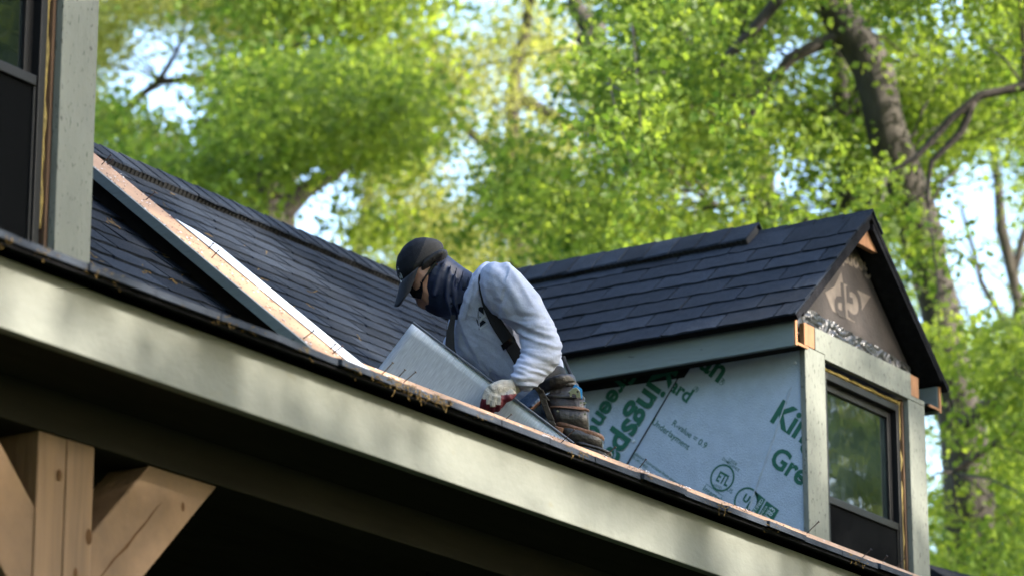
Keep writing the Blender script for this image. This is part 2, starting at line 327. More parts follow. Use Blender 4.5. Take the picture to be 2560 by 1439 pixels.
# chips of old paint and bark crumbs lying on the strip
def crumbs(name, m, n, lo, hi, surf):
    vs = []; fs = []
    for i in range(n):
        p, nn = surf(); r = random.uniform(lo, hi); a = random.uniform(0, 6.28); base = len(vs); t1 = nn.orthogonal().normalized(); t2 = nn.cross(t1)
        k = random.choice((4, 5, 6))
        for j in range(k):
            q = a+6.28*j/k; rr = r*random.uniform(.5, 1.3); vs.append(p+(t1*math.cos(q)*1.6+t2*math.sin(q)*.8)*rr+nn*random.uniform(.001, .004))
        vs.append(p+nn*r*random.uniform(.25, .7)); fs += [(base+j, base+(j+1) % k, base+k) for j in range(k)]
    b = MB(); b.add(vs, fs); o = b.build(name, m); o['kind'] = 'stuff'; return o
clus = [(215, 1), (590, 1), (760, 1), (885, 1)]
def s_rake():
    if random.random() < .6:
        q = random.choice([(270, 440), (300, 460), (460, 580), (480, 610), (600, 690), (700, 770), (555, 660), (840, 880), (860, 905), (350, 520), (420, 560), (780, 850)])
        p = at(q[0]+random.gauss(0, 16), q[1]+random.gauss(0, 14), pl=(SL, CS))
    else: yy = random.uniform(6.6, 8.1); p = S_pt(xo(yy)+.23*random.random(), yy)
    return S_pt(min(max(p.x, xo(p.y)+.015), xi(p.y)-.005), p.y, .001), NRM
def s_eave():
    if random.random() < .7:
        q = random.choice([(900, 930), (925, 938), (945, 945), (975, 955), (1100, 1010), (1355, 1088), (1370, 1092), (1385, 1096), (1590, 1175), (1700, 1220), (1825, 1268), (1840, 1272), (1855, 1280), (1600, 1180), (1950, 1318)])
        p = at(q[0]+random.gauss(0, 14), q[1]+random.gauss(0, 6), pl=(SL, CS))
    else: p = S_pt(random.uniform(9.5, 14), 6.69+.08*random.random())
    return S_pt(p.x, min(max(p.y, 6.695), 6.772), .001), NRM
crumbs('paint_chips', M_chip, 130, .002, .007, s_rake); crumbs('paint_chips', M_chip, 230, .002, .008, s_eave)
crumbs('bark_crumbs', M_nail, 420, .001, .005, s_rake); crumbs('bark_crumbs', M_nail, 620, .001, .005, s_eave)
for q, rr in (((1823, 1258), .014), ((1850, 1275), .017), ((1836, 1268), .012)):   # three curled lumps of old paint
    pass
# white flashing strip lying along the inner edge of the rake
fl = MB(); pts = [(xi(6.70)-.01, 6.70), (9.43, 6.715), (9.49, 7.42), (9.455, 7.50), (xi(7.55)-.01, 7.55)]
lift = lambda x, y: S_pt(x, y, .006+.02*(x-9.33))
fl.prism([lift(x, y) for x, y in pts], (0, 0, -.003)); tag(fl.build('flashing_strip', M_flash), 'white metal flashing strip laid along the bare plywood rake', 'flashing')

# ---------------------------------------------------------------- timber post with two braces under the porch
post = thing('porch_post', 'pale fir porch post with two slanting knee braces under the eave', 'post', (7.735, 6.72, GROUND))
quick('post', M_post, post, [((7.607, 6.61, GROUND+.3), (7.732, 6.80, 2.519)), ((7.735, 6.608, GROUND+.3), (7.861, 6.80, 2.519))], .006)
for s, k in ((1, 5.613), (-1, 9.893)):
    b = MB(); w = .24*1.414
    if s > 0: poly = [(7.862, 6.615, 7.862-k), (k+2.519, 6.615, 2.519), (k+2.519+w, 6.615, 2.519), (7.862, 6.615, 7.862-k-w)]
    else: poly = [(7.606, 6.615, k-7.606), (k-2.519, 6.615, 2.519), (k-2.519-w, 6.615, 2.519), (7.606, 6.615, k-7.606-w)]
    b.prism(poly, (0, .17, 0)); brc = b.build('brace', M_brace, post, .006)
    if s > 0:                                                        # a long drying check down the middle of the right brace
        cr = MB(); n_ = 26; rs = []
        for i in range(n_+1):
            t = i/n_; x = 7.87+.33*t; z = x-k-.17+.010*noise.noise(Vector((t*5, 2, 0))); w_ = .0045*math.sin(math.pi*min(1, t*1.02))**.5*(.6+.6*abs(noise.noise(Vector((t*9, 5, 0)))))
            rs.append([Vector((x-w_, 6.6142, z+w_)), Vector((x+w_, 6.6142, z-w_))])
        cr.add([p for r in rs for p in r], [(2*i, 2*i+1, 2*i+3, 2*i+2) for i in range(n_)]); cr.build('drying_check', M_check, brc)
for x, z, r in ((7.70, 2.40, .011), (7.845, 2.24, .015), (8.30, 2.42, .009), (7.79, 2.12, .010)):
    kb = MB(); kb.add([(x+r*math.cos(a), 6.6065 if x < 7.86 else 6.6145, z+r*1.7*math.sin(a)) for a in [6.283*j/12 for j in range(12)]], [tuple(range(12))]); kb.build('knot', M_check, post)

# ---------------------------------------------------------------- dormers
def text_mesh(s, size=1., bold=0.):
    cu = bpy.data.curves.new('lettering', 'FONT'); cu.body = s; cu.size = size; cu.offset = bold; cu.resolution_u = 3
    o = bpy.data.objects.new('lettering', cu); C.objects.link(o); dg = bpy.context.evaluated_depsgraph_get(); me = bpy.data.meshes.new_from_object(o.evaluated_get(dg))
    bpy.data.objects.remove(o); bpy.data.curves.remove(cu); return me
def foam_strip(parent, a, b_, w, d, seed):
    bm = MB(); n = 46; A = Vector(a); B = Vector(b_); t = (B-A).normalized(); side = Vector((0, -1, 0)); oth = t.cross(side)
    rs = []
    for i in range(n+1):
        p = A+(B-A)*i/n; rr = w*(.75+.55*noise.noise(Vector((i*.31, seed, 0)))); off = oth*.3*w*noise.noise(Vector((i*.22, seed+5, 1)))
        rs.append([p+off+(oth*math.cos(q)+side*math.sin(q)*d)*rr*(1+.25*noise.noise(Vector((i*.8, q*2, seed)))) for q in [6.283*j/9 for j in range(9)]])
    bm.rings(rs); return bm.build('foam', M_foam, parent, smooth=True)
def dormer(dx, dy, dz, label, base, full):
    T = Vector((dx, dy, dz)); root = thing('dormer', label, 'dormer', (14.5+dx, 7.4+dy, base), 'dormers standing on the roof')
    def Q(x, y, z): return Vector((x+dx, y+dy, z+dz))
    def bx(name, m, boxes, par=root, bev=.003): return quick(name, m, par, [(Q(*a), Q(*c)) for a, c in boxes], bev)
    zb = base-dz-.25
    bx('corner_board', M_trim, [((13.872, 7.385, zb), (14.068, 7.415, 4.357))])
    bx('corner_board', M_trim, [((14.935, 7.385, zb), (15.112, 7.415, 4.333))])
    hb = MB(); hb.prism([Q(*p) for p in ((13.872, 7.384, 4.359), (14.068, 7.384, 4.359), (14.068, 7.384, 4.335), (15.112, 7.384, 4.335), (15.112, 7.384, 4.357), (14.966, 7.384, 4.357), (14.966, 7.384, 4.468), (13.974, 7.384, 4.468), (13.974, 7.384, 4.3595))][:9], (0, .031, 0))
    hb.build('header_board', M_trim, root, .003)
    bx('raw_block', M_raw, [((13.874, 7.387, 4.361), (13.972, 7.415, 4.470))]); bx('raw_block', M_raw, [((14.968, 7.387, 4.359), (15.06, 7.415, 4.468))])
    # wall core
    bx('front_wall', M_black, [((13.90, 7.50, zb), (15.09, 7.53, 4.46))], bev=0)
    bx('wall_stud', M_stud, [((14.921, 7.4155, zb), (14.9345, 7.50, 4.334))], bev=0)
    # gable
    gb = MB(); gb.prism([Q(13.90, 7.46, 4.44), Q(15.10, 7.46, 4.44), Q(15.10, 7.46, 4.55), Q(14.5, 7.46, 5.09), Q(13.90, 7.46, 4.55)], (0, .03, 0)); gab = gb.build('gable_panel', M_gable, root)
    if full:
        gz = 7.4585
        def gp(px): 
            v = at(px[0], px[1], Y=gz); return v
        dia = MB(); dia.add([gp(p)+Vector((0, 0, 0)) for p in ((2063, 730), (2086, 716), (2103, 680), (2108, 708), (2176, 740), (2136, 805), (2081, 776))], [tuple(range(7))])
        dia.build('panel_print', M_gprint, gab)
        def gtext(s, x0, x1, bold, m, flip=True):
            me = text_mesh(s, 1, bold); xs = [v.co.x for v in me.vertices]; w = max(xs)-min(xs); A = at(*x0, Y=gz-.001); B = at(*x1, Y=gz-.001)
            e1 = (B-A); sc = e1.length/w; e1.normalize(); e2 = Vector((0, -1, 0)).cross(e1)*-1
            if e2.dot(Vector((0, 0, 1)))*(1 if not flip else -1) < 0: e2 = -e2
            mn = min(xs)
            for v in me.vertices: v.co = A+e1*(v.co.x-mn)*sc+e2*v.co.y*sc
            me.materials.append(m); o = bpy.data.objects.new('lettering', me); link(o, gab)
        gtext('GP', (2152, 724), (2082, 702), .025, M_gable)
        gtext('Georgia', (2178, 662), (2092, 622), .03, M_gprint)
        # crumpled foil
        fb = MB(); nx, nz = 260, 16; vs = []; fs = []
        for i in range(nx+1):
            for j in range(nz+1):
                x = 13.895+1.2*i/nx; z = 4.462+.125*j/nz*(1-.35*i/nx)+.008*noise.noise(Vector((x*9, 3, 0)))*(j/nz)
                w_ = noise.noise(Vector((x*7, z*9, 3))); y = 7.449-.011*(1-2*abs(noise.noise(Vector((x*17+z*4*w_, z*3, 1)))))-.003*(1-2*abs(noise.noise(Vector((x*38-z*12, z*6, 4)))))
                vs.append((x+dx, y+dy, z+dz))
        for i in range(nx):
            for j in range(nz): a = i*(nz+1)+j; fs.append((a, a+nz+1, a+nz+2, a+1))
        fb.add(vs, fs); fb.build('foil_strip', M_foil, gab, smooth=True)
    # window
    win = bx('window', M_frame, [((14.118, 7.42, 2.95), (14.150, 7.50, 4.298)), ((14.870, 7.42, 2.95), (14.902, 7.50, 4.298)), ((14.150, 7.42, 4.262), (14.870, 7.50, 4.298)), ((14.150, 7.42, 2.95), (14.870, 7.50, 2.99))], bev=.003)
    bx('upper_sash', M_frame, [((14.150, 7.452, 3.68), (14.176, 7.475, 4.262)), ((14.832, 7.452, 3.68), (14.870, 7.475, 4.262)), ((14.176, 7.452, 4.225), (14.832, 7.475, 4.262))], win, .002)
    bx('pane', M_glass, [((14.176, 7.466, 3.68), (14.832, 7.470, 4.225))], win, 0)
    bx('meeting_rail', M_frame, [((14.150, 7.424, 3.664), (14.866, 7.452, 3.700))], win, .003)
    bx('screen', M_screen, [((14.162, 7.436, 2.992), (14.856, 7.438, 3.662))], win, 0)
    bx('screen_frame', M_frame, [((14.150, 7.428, 2.992), (14.162, 7.446, 3.662)), ((14.856, 7.428, 2.992), (14.868, 7.446, 3.662))], win, 0)
    foam_strip(root, Q(14.10, 7.438, 4.316), Q(14.92, 7.438, 4.316), .013, 1.2, 3+dx)
    foam_strip(root, Q(14.911, 7.434, 3.2), Q(14.911, 7.434, 4.32), .0125, 1.2, 9+dx)
    # side walls
    yb = 10.2
    bx('side_wall', M_wall, [((15.085, 7.416, zb), (15.112, yb-.6, 4.35))], bev=0)
    if not full: bx('side_wall', M_foamboard, [((13.875, 7.416, zb), (13.90, yb-.6, 4.35))], bev=0)
    # fascia, soffit, open box end
    for s in (-1, 1):
        X = lambda d: 14.5+s*d
        bx('fascia_board', M_fascia, [((min(X(.76), X(.735)), 7.372, 4.325), (max(X(.76), X(.735)), 9.6, 4.462))])
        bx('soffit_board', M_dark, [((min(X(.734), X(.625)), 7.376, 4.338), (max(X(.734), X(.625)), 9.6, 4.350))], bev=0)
        bx('raw_block', M_raw, [((min(X(.758), X(.738)), 7.364, 4.328), (max(X(.758), X(.738)), 7.3715, 4.46)), ((min(X(.737), X(.63)), 7.366, 4.335), (max(X(.737), X(.63)), 7.3755, 4.347))], bev=0)
    # roof
    AZ = 5.165; ta = .885; roof = MB()
    for s in (-1, 1):
        e = .80; a = [Q(14.5, 7.335, AZ), Q(14.5+s*e, 7.335, AZ-ta*e), Q(14.5+s*(e-.018), 7.335, AZ-ta*e-.02), Q(14.5, 7.335, AZ-.028)]
        roof.prism(a, (0, 2.9, 0))
    rf = roof.build('roof', M_tar, root)
    for s in (-1, 1):
        q = MB(); q.prism([Q(14.5+s*.02, 7.338, AZ-.05), Q(14.5+s*.72, 7.338, AZ-.05-ta*.70), Q(14.5+s*.72, 7.338, AZ-.075-ta*.70), Q(14.5+s*.02, 7.338, AZ-.085)], (0, .115, 0)); q.build('rake_soffit', M_tar, rf)
    q = MB(); q.prism([Q(14.36, 7.37, AZ-.17), Q(14.64, 7.37, AZ-.17), Q(14.53, 7.37, AZ-.075), Q(14.47, 7.37, AZ-.075)], (0, .03, 0)); q.build('ridge_block', M_raw, rf)
    ds = Vector((1, 0, ta)).normalized(); nr = Vector((-ta, 0, 1)).normalized()
    if full:
        o = Q(14.5-.812, 10.2, AZ-ta*.812)
        print('dorm', lay(rf, o, Vector((0, -1, 0)), ds, nr, 8, .0, 2.875, keep=lambda p: SL*p.y+CM < p.z+.08 and p.z < AZ-.06))
    ridge(rf, Q(14.5, 7.325, AZ), Q(14.5, 7.96, AZ), Vector((-1, 0, -ta)).normalized(), Vector((1, 0, -ta)).normalized(), False, w=.13)
    ridge(rf, Q(14.5, 7.96, AZ), Q(14.5, 9.9, AZ), Vector((-1, 0, -ta)).normalized(), Vector((1, 0, -ta)).normalized(), True, w=.14)
    return root
D = dormer(0, 0, 0, 'right gable dormer with printed insulation board on its bare side wall', SL*7.41+CM, True)
D2 = dormer(-6.907, -.44, .11, 'left dormer cut off by the photo edge, showing its window and pale corner board', SL*6.97+CL, False)
# sheathing boards on the cheek of the right dormer
CX = 13.88
def cheek(px_list, x=CX): return [at(px[0], px[1], X=x) for px in px_list]
A1, A2 = at(1700, 935, X=CX), at(1568, 1158, X=CX); sd_ = (A2-A1).normalized(); top = A1-sd_*.12; bot = A2+sd_*.45
b = MB(); b.prism([Vector((CX, 7.4155, 2.6)), Vector((CX, 7.4155, 4.36)), Vector((CX, top.y, 4.36)), bot, Vector((CX, bot.y, 2.6))], (.02, 0, 0)); board1 = b.build('sheathing_board', M_foamboard, D)
g_ = Vector((0, .012, .005))
b = MB(); b.prism([Vector((CX+.003, top.y+.012, 4.30)), Vector((CX+.003, 9.6, 4.33)), Vector((CX+.003, 9.6, 3.2)), Vector((CX+.003, bot.y+.012, bot.z))], (.02, 0, 0)); board2 = b.build('sheathing_board', M_foamboard, D)
quick('wall_backing', M_black, D, [((CX+.024, 7.42, 2.6), (CX+.04, 9.6, 4.36))], 0)
def clip_mesh(me, planes):
    bm = bmesh.new(); bm.from_mesh(me)
    for co, no in planes:
        bmesh.ops.bisect_plane(bm, geom=bm.verts[:]+bm.edges[:]+bm.faces[:], plane_co=co, plane_no=no, clear_outer=True)
    bm.to_mesh(me); bm.free()
def ctext(s, p0, p1, bold=.0, m=None, par=None, dx=0., up=1., lay_=0):
    me = text_mesh(s, 1, bold); xs = [v.co.x for v in me.vertices]; w = max(xs)-min(xs); mn = min(xs); x = CX-.0012-.0006*lay_+dx
    A = at(*p0, X=x); B = at(*p1, X=x); e1 = B-A; sc = e1.length/w; e1.normalize(); e2 = Vector((-1, 0, 0)).cross(e1)
    for v in me.vertices: v.co = A+e1*(v.co.x-mn)*sc+e2*v.co.y*sc*up
    pl = [(Vector((0, 7.4165, 0)), Vector((0, -1, 0))), (Vector((0, 0, 4.34)), Vector((0, 0, 1)))]
    nn = Vector((0, -sd_.z, sd_.y)); nn = nn if nn.y > 0 else -nn
    pl.append((A1+nn*-.004, nn) if par is board1 else (A1+nn*.014, -nn))
    clip_mesh(me, pl); me.materials.append(m or M_print); o = bpy.data.objects.new('lettering', me); link(o, par); return o
def cpoly(px, par, m=None, lay_=0, name='print_mark'):
    b = MB(); b.add(cheek(px, CX-.0012-.0006*lay_), [tuple(range(len(px)))]); o = b.build(name, m or M_print, par); return o
def cring(c, r, w, par, m=None, lay_=0):
    ctr = at(*c, X=CX-.0012-.0006*lay_); vs = []; fs = []; k = 40
    for j in range(k):
        a = 6.2832*j/k
        for rr in (r, r-w): vs.append(ctr+Vector((0, math.cos(a)*rr, math.sin(a)*rr)))
    for j in range(k): fs.append((2*j, 2*j+1, 2*((j+1) % k)+1, 2*((j+1) % k)))
    b = MB(); b.add(vs, fs); b.build('print_ring', m or M_print, par)
ctext('R-value = 0.9', (1679, 1061), (1762, 1121), .004, par=board1)
ctext('Foam Underlayment', (1590, 1029), (1719, 1124), .006, par=board1)
ctext('Kingspan', (1925, 1050), (2150, 1205), .03, par=board1)
ctext('GreenGuard', (1921, 1155), (2190, 1345), .03, par=board1)
ctext('GreenGuard', (1540, 872), (1717, 1006), .03, par=board1); ctext('Kingspan', (1600, 798), (1796, 955), .03, par=board1)
ctext('R', (1737, 974), (1742, 978), .01, par=board1); cring((1740.5, 971.5), .014, .002, board1)
ctext('R', (1801, 954.5), (1807, 959), .01, par=board1); cring((1804, 952), .017, .002, board1)
ctext('CODE', (1820, 1149), (1840, 1163), .006, par=board1); ctext('COMPLIANCE', (1804, 1147), (1846, 1178), .006, par=board1)
cring((1805.7, 1193), .066, .009, board1); ctext('ETL', (1789, 1199), (1817, 1215), .03, par=board1, up=1.55)
ctext('US', (1816, 1224), (1828, 1233), .0, par=board1); ctext('LISTED', (1783, 1212), (1803, 1223), .0, par=board1); ctext('Intertek', (1756, 1224), (1803, 1258), .006, par=board1)
cpoly([(1766, 1207.5), (1808, 1238), (1807.4, 1239), (1765.4, 1208.7)], board1)
cring((1865.5, 1251), .066, .009, board1); ctext('U', (1855, 1248), (1868, 1257), .05, par=board1); ctext('L', (1864, 1268), (1874, 1275), .05, par=board1)
cpoly([(1884, 1223), (1914, 1247), (1892, 1288), (1878, 1290), (1889, 1270), (1892, 1248)], board1); cpoly([(1916.5, 1250.6), (1948, 1274), (1927, 1310), (1894, 1290)], board1)
ctext('CERTIFIED', (1878, 1296), (1909, 1249), .0, M_white, board1, lay_=1); ctext('183', (1923, 1296), (1939, 1274), .0, M_white, board1, lay_=1)
ctext('R-HS-CA', (1902, 1290), (1919, 1265), .0, M_white, board1, lay_=1); ctext('CLASS A', (1911, 1292), (1928, 1268), .0, M_white, board1, lay_=1)
ctext('installation instructions from your dealer', (1574, 1127), (1712, 1224), .002, par=board1); ctext('800-241-4402', (1574, 1139), (1616, 1171), .002, par=board1)
ctext('Kingspan', (1655, 899), (1480, 1184), .03, par=board2); ctext('GreenGuard', (1570, 900), (1385, 1201), .03, par=board2)
for q in ((1583, 1102), (1987, 906)):
    b = MB(); c_ = at(*q, X=CX-.004); b.rings([[c_+Vector((d, math.cos(a)*r, math.sin(a)*r)) for a in [6.283*j/10 for j in range(10)]] for d, r in ((.003, .008), (-.001, .006))]); b.build('nail_cap', M_flash, board1 if q[0] > 1700 else board2)
sm = MB(); sn = Vector((0, -sd_.z, sd_.y)).normalized()*.0042; sm.prism([v+Vector((-.0012, 0, 0)) for v in (A1-sd_*.1+sn*.4, A1-sd_*.1-sn*.4, A2+sd_*.2-sn, A2+sd_*.2+sn)], (.004, 0, 0)); sm.build('board_seam', M_black, board1)
fo = MB(); F0 = at(1978, 965, X=CX-.0035); F1 = at(1855, 1316, X=CX-.0035); fo.tube([F0, F1], .0025, 6); fo.build('fold_crease', M_foamboard, board1)
# roof corner beyond the dormer
b = MB(); p0 = at(2300, 1403, Y=8.2); p1 = at(2460, 1446, Y=8.2)
b.prism([p0, p1, p1+Vector((0, .9, -.5)), p0+Vector((0, .9, -.5))], (0, 0, -.05)); b.prism([p0, p1, p1+Vector((.1, -.9, -.6)), p0+Vector((-.1, -.9, -.6))], (0, 0, -.04)); b.build('lower_roof', M_tar, house)

# ---------------------------------------------------------------- debris on the roofs
def strands(name, n, surf, lmin, lmax, r, hang=0.):
    b = MB()
    for i in range(n):
        p, nn = surf(); d = Vector((random.gauss(0, 1), random.gauss(0, 1), random.gauss(0, .4))); d = (d-nn*d.dot(nn)).normalized(); l = random.uniform(lmin, lmax)
        if random.random() < hang: d = (Vector((random.gauss(0, .25), random.gauss(0, .1)-.1, -1))).normalized()
        q = [p+nn*.004]; 
        for k in range(4): q.append(q[-1]+d*l/4); d = (d+Vector((random.gauss(0, .3), random.gauss(0, .3), random.gauss(0, .3)))*.8).normalized()
        b.tube(q, [r*random.uniform(.6, 1.4) for _ in q], 4)
    o = b.build(name, M_moss); o['kind'] = 'stuff'; return o
def s_main():
    x = random.uniform(9.6, 12.5); y = random.uniform(8.6, 9.9); return Vector((x, y, SL*y+CM+.012)), NRM
def s_side():
    q = random.choice([(300, 545), (320, 555), (430, 605), (282, 568), (330, 560), (410, 600), (360, 690), (440, 710), (470, 800), (230, 655), (400, 640), (500, 690), (580, 770), (520, 850)])
    p = at(q[0]+random.gauss(0, 9), q[1]+random.gauss(0, 5), pl=(SL, CL)); return p+NRM*.012, NRM
def s_edge():
    q = random.choice([6.93, 7.1, 7.25, 7.34, 7.4, 7.9, 8.05, 8.3, 8.6, 8.75, 8.9, 9.02, 9.05, 9.1, 9.3, 9.9, 10.4, 10.9, 11.3, 12, 12.6])
    return Vector((q+random.gauss(0, .035), NY-.015+random.uniform(-.01, .03), NZ+random.uniform(-.008, .012))), Vector((0, -.33, 1)).normalized()
def s_clump():
    p = at(random.choice([950, 985, 1000, 1040, 1060, 1090])+random.gauss(0, 14), 980, Y=NY-.02); return Vector((p.x, NY-.015+random.uniform(-.015, .02), NZ+random.uniform(-.012, .016))), Vector((0, -.33, 1)).normalized()
strands('moss_clump', 90, s_clump, .01, .03, .0013, .25)
strands('roof_debris', 46, s_main, .02, .07, .0022); strands('roof_debris', 90, s_side, .012, .035, .0016); strands('moss_fringe', 520, s_edge, .008, .026, .0013, .2)

# ---------------------------------------------------------------- person
PZ = 13.7
def ring(Ax, Ay, Bx, By, z, rd, k=24):
    A = at(Ax, Ay, Z=PZ+z); B = at(Bx, By, Z=PZ+z); c = (A+B)/2; h = (B-A)/2; dv = FWH*(rd*PZ/FPX)
    return [c+h*math.cos(q)+dv*math.sin(q) for q in [6.28318*j/k for j in range(k)]]
def loft(lst, b=None):
    b = b or MB(); R_ = [ring(*r) for r in lst]
    c0 = sum(R_[0], Vector())/len(R_[0]); c1 = sum(R_[-1], Vector())/len(R_[-1])
    t0 = (c0-sum(R_[1], Vector())/len(R_[1])); t1 = (c1-sum(R_[-2], Vector())/len(R_[-2]))
    def capd(Rr, c, t): 
        rr = (Rr[0]-c).length; t = t.normalized() if t.length > 1e-6 else Vector((0, 0, 0)); return [c+(p-c)*.55+t*rr*.35 for p in Rr]
    b.rings([capd(R_[0], c0, t0)]+R_+[capd(R_[-1], c1, t1)]); return b
def shell(name, mb, m, parent, voxel, smooth=6, disp=None, sub=0):
    me = mb.mesh(name); o = bpy.data.objects.new(name, me); C.objects.link(o)
    md = o.modifiers.new('r', 'REMESH'); md.mode = 'VOXEL'; md.voxel_size = voxel
    if smooth: ms = o.modifiers.new('s', 'SMOOTH'); ms.factor = .5; ms.iterations = smooth
    dg = bpy.context.evaluated_depsgraph_get(); me2 = bpy.data.meshes.new_from_object(o.evaluated_get(dg)); bpy.data.objects.remove(o)
    if disp:
        nv = [v.normal.copy() for v in me2.vertices]
        for v, n_ in zip(me2.vertices, nv): v.co += n_*disp(v.co)
    me2.materials.clear(); me2.materials.append(m); me2.name = name
    for p in me2.polygons: p.use_smooth = True
    o = bpy.data.objects.new(name, me2); link(o, parent); return o
torso = [(1190, 684, 1155, 770, .02, 56), (1222, 664, 1146, 805, .02, 112), (1262, 680, 1136, 835, .03, 124), (1322, 728, 1138, 872, .04, 126), (1366, 790, 1150, 905, .04, 122), (1398, 850, 1190, 950, .04, 116), (1411, 925, 1262, 995, .03, 110), (1420, 962, 1280, 1030, .03, 106)]
arm_n = [(1215, 668, 1203, 745, -.13, 50), (1236, 656, 1212, 762, -.17, 56), (1268, 659, 1236, 780, -.20, 58), (1302, 686, 1258, 800, -.235, 57), (1348, 741, 1297, 828, -.26, 53), (1383, 812, 1307, 858, -.28, 49), (1402, 862, 1306, 888, -.295, 47), (1394, 905, 1298, 902, -.31, 45), (1362, 940, 1288, 915, -.33, 41), (1326, 972, 1280, 940, -.36, 33)]
arm_f = [(1200, 690, 1165, 760, .18, 50), (1190, 730, 1130, 790, .22, 54), (1180, 800, 1120, 830, .22, 50), (1170, 870, 1105, 880, .16, 44), (1160, 930, 1105, 925, .0, 38), (1150, 960, 1105, 950, -.12, 34)]
legs = [[(1425, 955, 1285, 1020, .0, 100), (1400, 1030, 1290, 1060, -.03, 80)],
        [(1390, 980, 1300, 1040, -.12, 70), (1330, 1020, 1270, 1110, -.18, 62), (1240, 1050, 1200, 1140, -.22, 52), (1225, 1090, 1190, 1130, -.22, 46), (1275, 1190, 1215, 1200, -.14, 42), (1305, 1290, 1255, 1300, -.06, 34)],
        [(1390, 980, 1300, 1040, .12, 70), (1330, 1020, 1270, 1110, .18, 62), (1240, 1050, 1200, 1140, .24, 52), (1225, 1090, 1190, 1130, .24, 46), (1275, 1180, 1215, 1190, .26, 42), (1305, 1250, 1255, 1260, .26, 34)]]
head = [(1074, 630, 1112, 655, 0, 34), (1040, 646, 1120, 702, 0, 48), (1018, 672, 1116, 748, 0, 56), (1020, 702, 1098, 774, 0, 50), (1029, 732, 1082, 778, 0, 38), (1040, 748, 1066, 772, 0, 22)]
nose = [(1034, 716, 1064, 738, 0, 12), (1037, 740, 1064, 752, 0, 15), (1041, 757, 1059, 759, 0, 13), (1044, 764, 1056, 763, 0, 8)]
def shrink(lst, s):
    out = []
    for (ax, ay, bx_, by, z, rd) in lst: cx, cy = (ax+bx_)/2, (ay+by)/2; out.append((cx+(ax-cx)*s, cy+(ay-cy)*s, cx+(bx_-cx)*s, cy+(by-cy)*s, z, rd*s))
    return out
bb = MB()
for l_ in (head, nose, [(1085, 650, 1120, 735, 0, 40), (1110, 670, 1150, 755, .01, 42), (1165, 690, 1160, 770, .02, 48)]): loft(l_, bb)
for l_ in (torso, arm_n, arm_f, *legs): loft(shrink(l_, .82), bb)
for zz in (-.075,):                                                # near ear
    loft([(1083, 648, 1094, 668, zz-.005, 3), (1085, 646, 1098, 668, zz-.012, 7), (1086, 648, 1097, 666, zz-.02, 6)], bb)
person = shell('person', bb, M_skin, None, .0055, 3)
tag(person, 'roofer in grey sweatshirt, black cap and navy neck gaiter crouching with a metal sheet', 'person')
# sweatshirt with folds
sb = MB(); loft(torso, sb); loft(arm_n, sb); loft(arm_f, sb)
def fold(pts, r, z):
    n = len(pts); P = [at(p[0], p[1], Z=PZ+(p[2] if len(p) > 2 else z)) for p in pts]; sb.tube(P, [r*(.35+.65*math.sin(math.pi*(i+.5)/n)) for i in range(n)], 8)
def cloth(p):
    x, y = topx(p); near = p.dot(FW) < PZ-.17; n1 = noise.noise(p*5); n2 = noise.noise(p*11+Vector((4, 1, 7))); d = .0016*n2+.0008*noise.noise(p*30)
    def ridge_(ang, ln, wd, sd_): c_, s_ = math.cos(ang), math.sin(ang); a_ = (x*c_+y*s_)/ln; b_ = (-x*s_+y*c_)/wd; return (1-2.6*abs(noise.noise(Vector((a_+n1*.4, b_+n2*.35, sd_)))))
    if near and x+.2*y > 1405:                                       # sleeve: bunched at the elbow and the forearm
        k = max(0, min(1, (y-760)/80)); d += k*(.0085*ridge_(.35, 90, 21, 3.1)+.003*ridge_(.1, 60, 12, 9.2))+(1-k)*.008*ridge_(.95, 150, 30, 5.7)
    else: d += .0065*ridge_(1.25, 190, 34, 1.3)+.002*ridge_(.6, 70, 18, 7.7)
    return d
shirt = shell('sweatshirt', sb, M_sweat, person, .006, 7, cloth)
def bvh(o):
    me = o.data; return BVHTree.FromPolygons([v.co.copy() for v in me.vertices], [tuple(p.vertices) for p in me.polygons])
SB = bvh(shirt)
def hit(x, y, tree, off=.003, dflt=PZ-.1):
    r = ray(x, y); d = r.normalized(); h = tree.ray_cast(Vector((0, 0, 0)), d, 40)
    return (h[0]-d*off) if h[0] is not None else r*dflt
def decal(name, polys, m, parent, tree, off=.002):
    b = MB()
    for px in polys: b.add([hit(x, y, tree, off) for x, y in px], [tuple(range(len(px)))])
    return b.build(name, m, parent)
def band(name, L_, R_, m, parent, tree, off=.004, thick=.003, n=18, limit=None):
    def samp(P, t):
        t *= len(P)-1; i = min(int(t), len(P)-2); f_ = t-i; return (P[i][0]*(1-f_)+P[i+1][0]*f_, P[i][1]*(1-f_)+P[i+1][1]*f_)
    rs = []
    for i in range(n+1):
        a = samp(L_, i/n); c = samp(R_, i/n); row = []
        for k in range(5):
            f_ = k/4; row.append(hit(a[0]*(1-f_)+c[0]*f_, a[1]*(1-f_)+c[1]*f_, tree, off))
        rs.append(row)
    for k in range(5):                                              # stretch tight: smooth the depth along the strap
        for _ in range(3):
            dd = [r[k].length for r in rs]
            for i in range(1, n): rs[i][k] = rs[i][k].normalized()*min(dd[i], (dd[i-1]+dd[i]+dd[i+1])/3)
    b = MB(); vs = [p for r in rs for p in r]; vs2 = [p*(1+thick/PZ) for p in vs]; fs = []; N_ = len(vs)
    for i in range(n):
        for k in range(4): a = i*5+k; fs += [(a, a+1, a+6, a+5), (N_+a, N_+a+5, N_+a+6, N_+a+1)]
        fs += [(i*5, (i+1)*5, N_+(i+1)*5, N_+i*5), (i*5+4, N_+i*5+4, N_+(i+1)*5+4, (i+1)*5+4)]
    b.add(vs+vs2, fs); return b.build(name, m, parent, smooth=False)
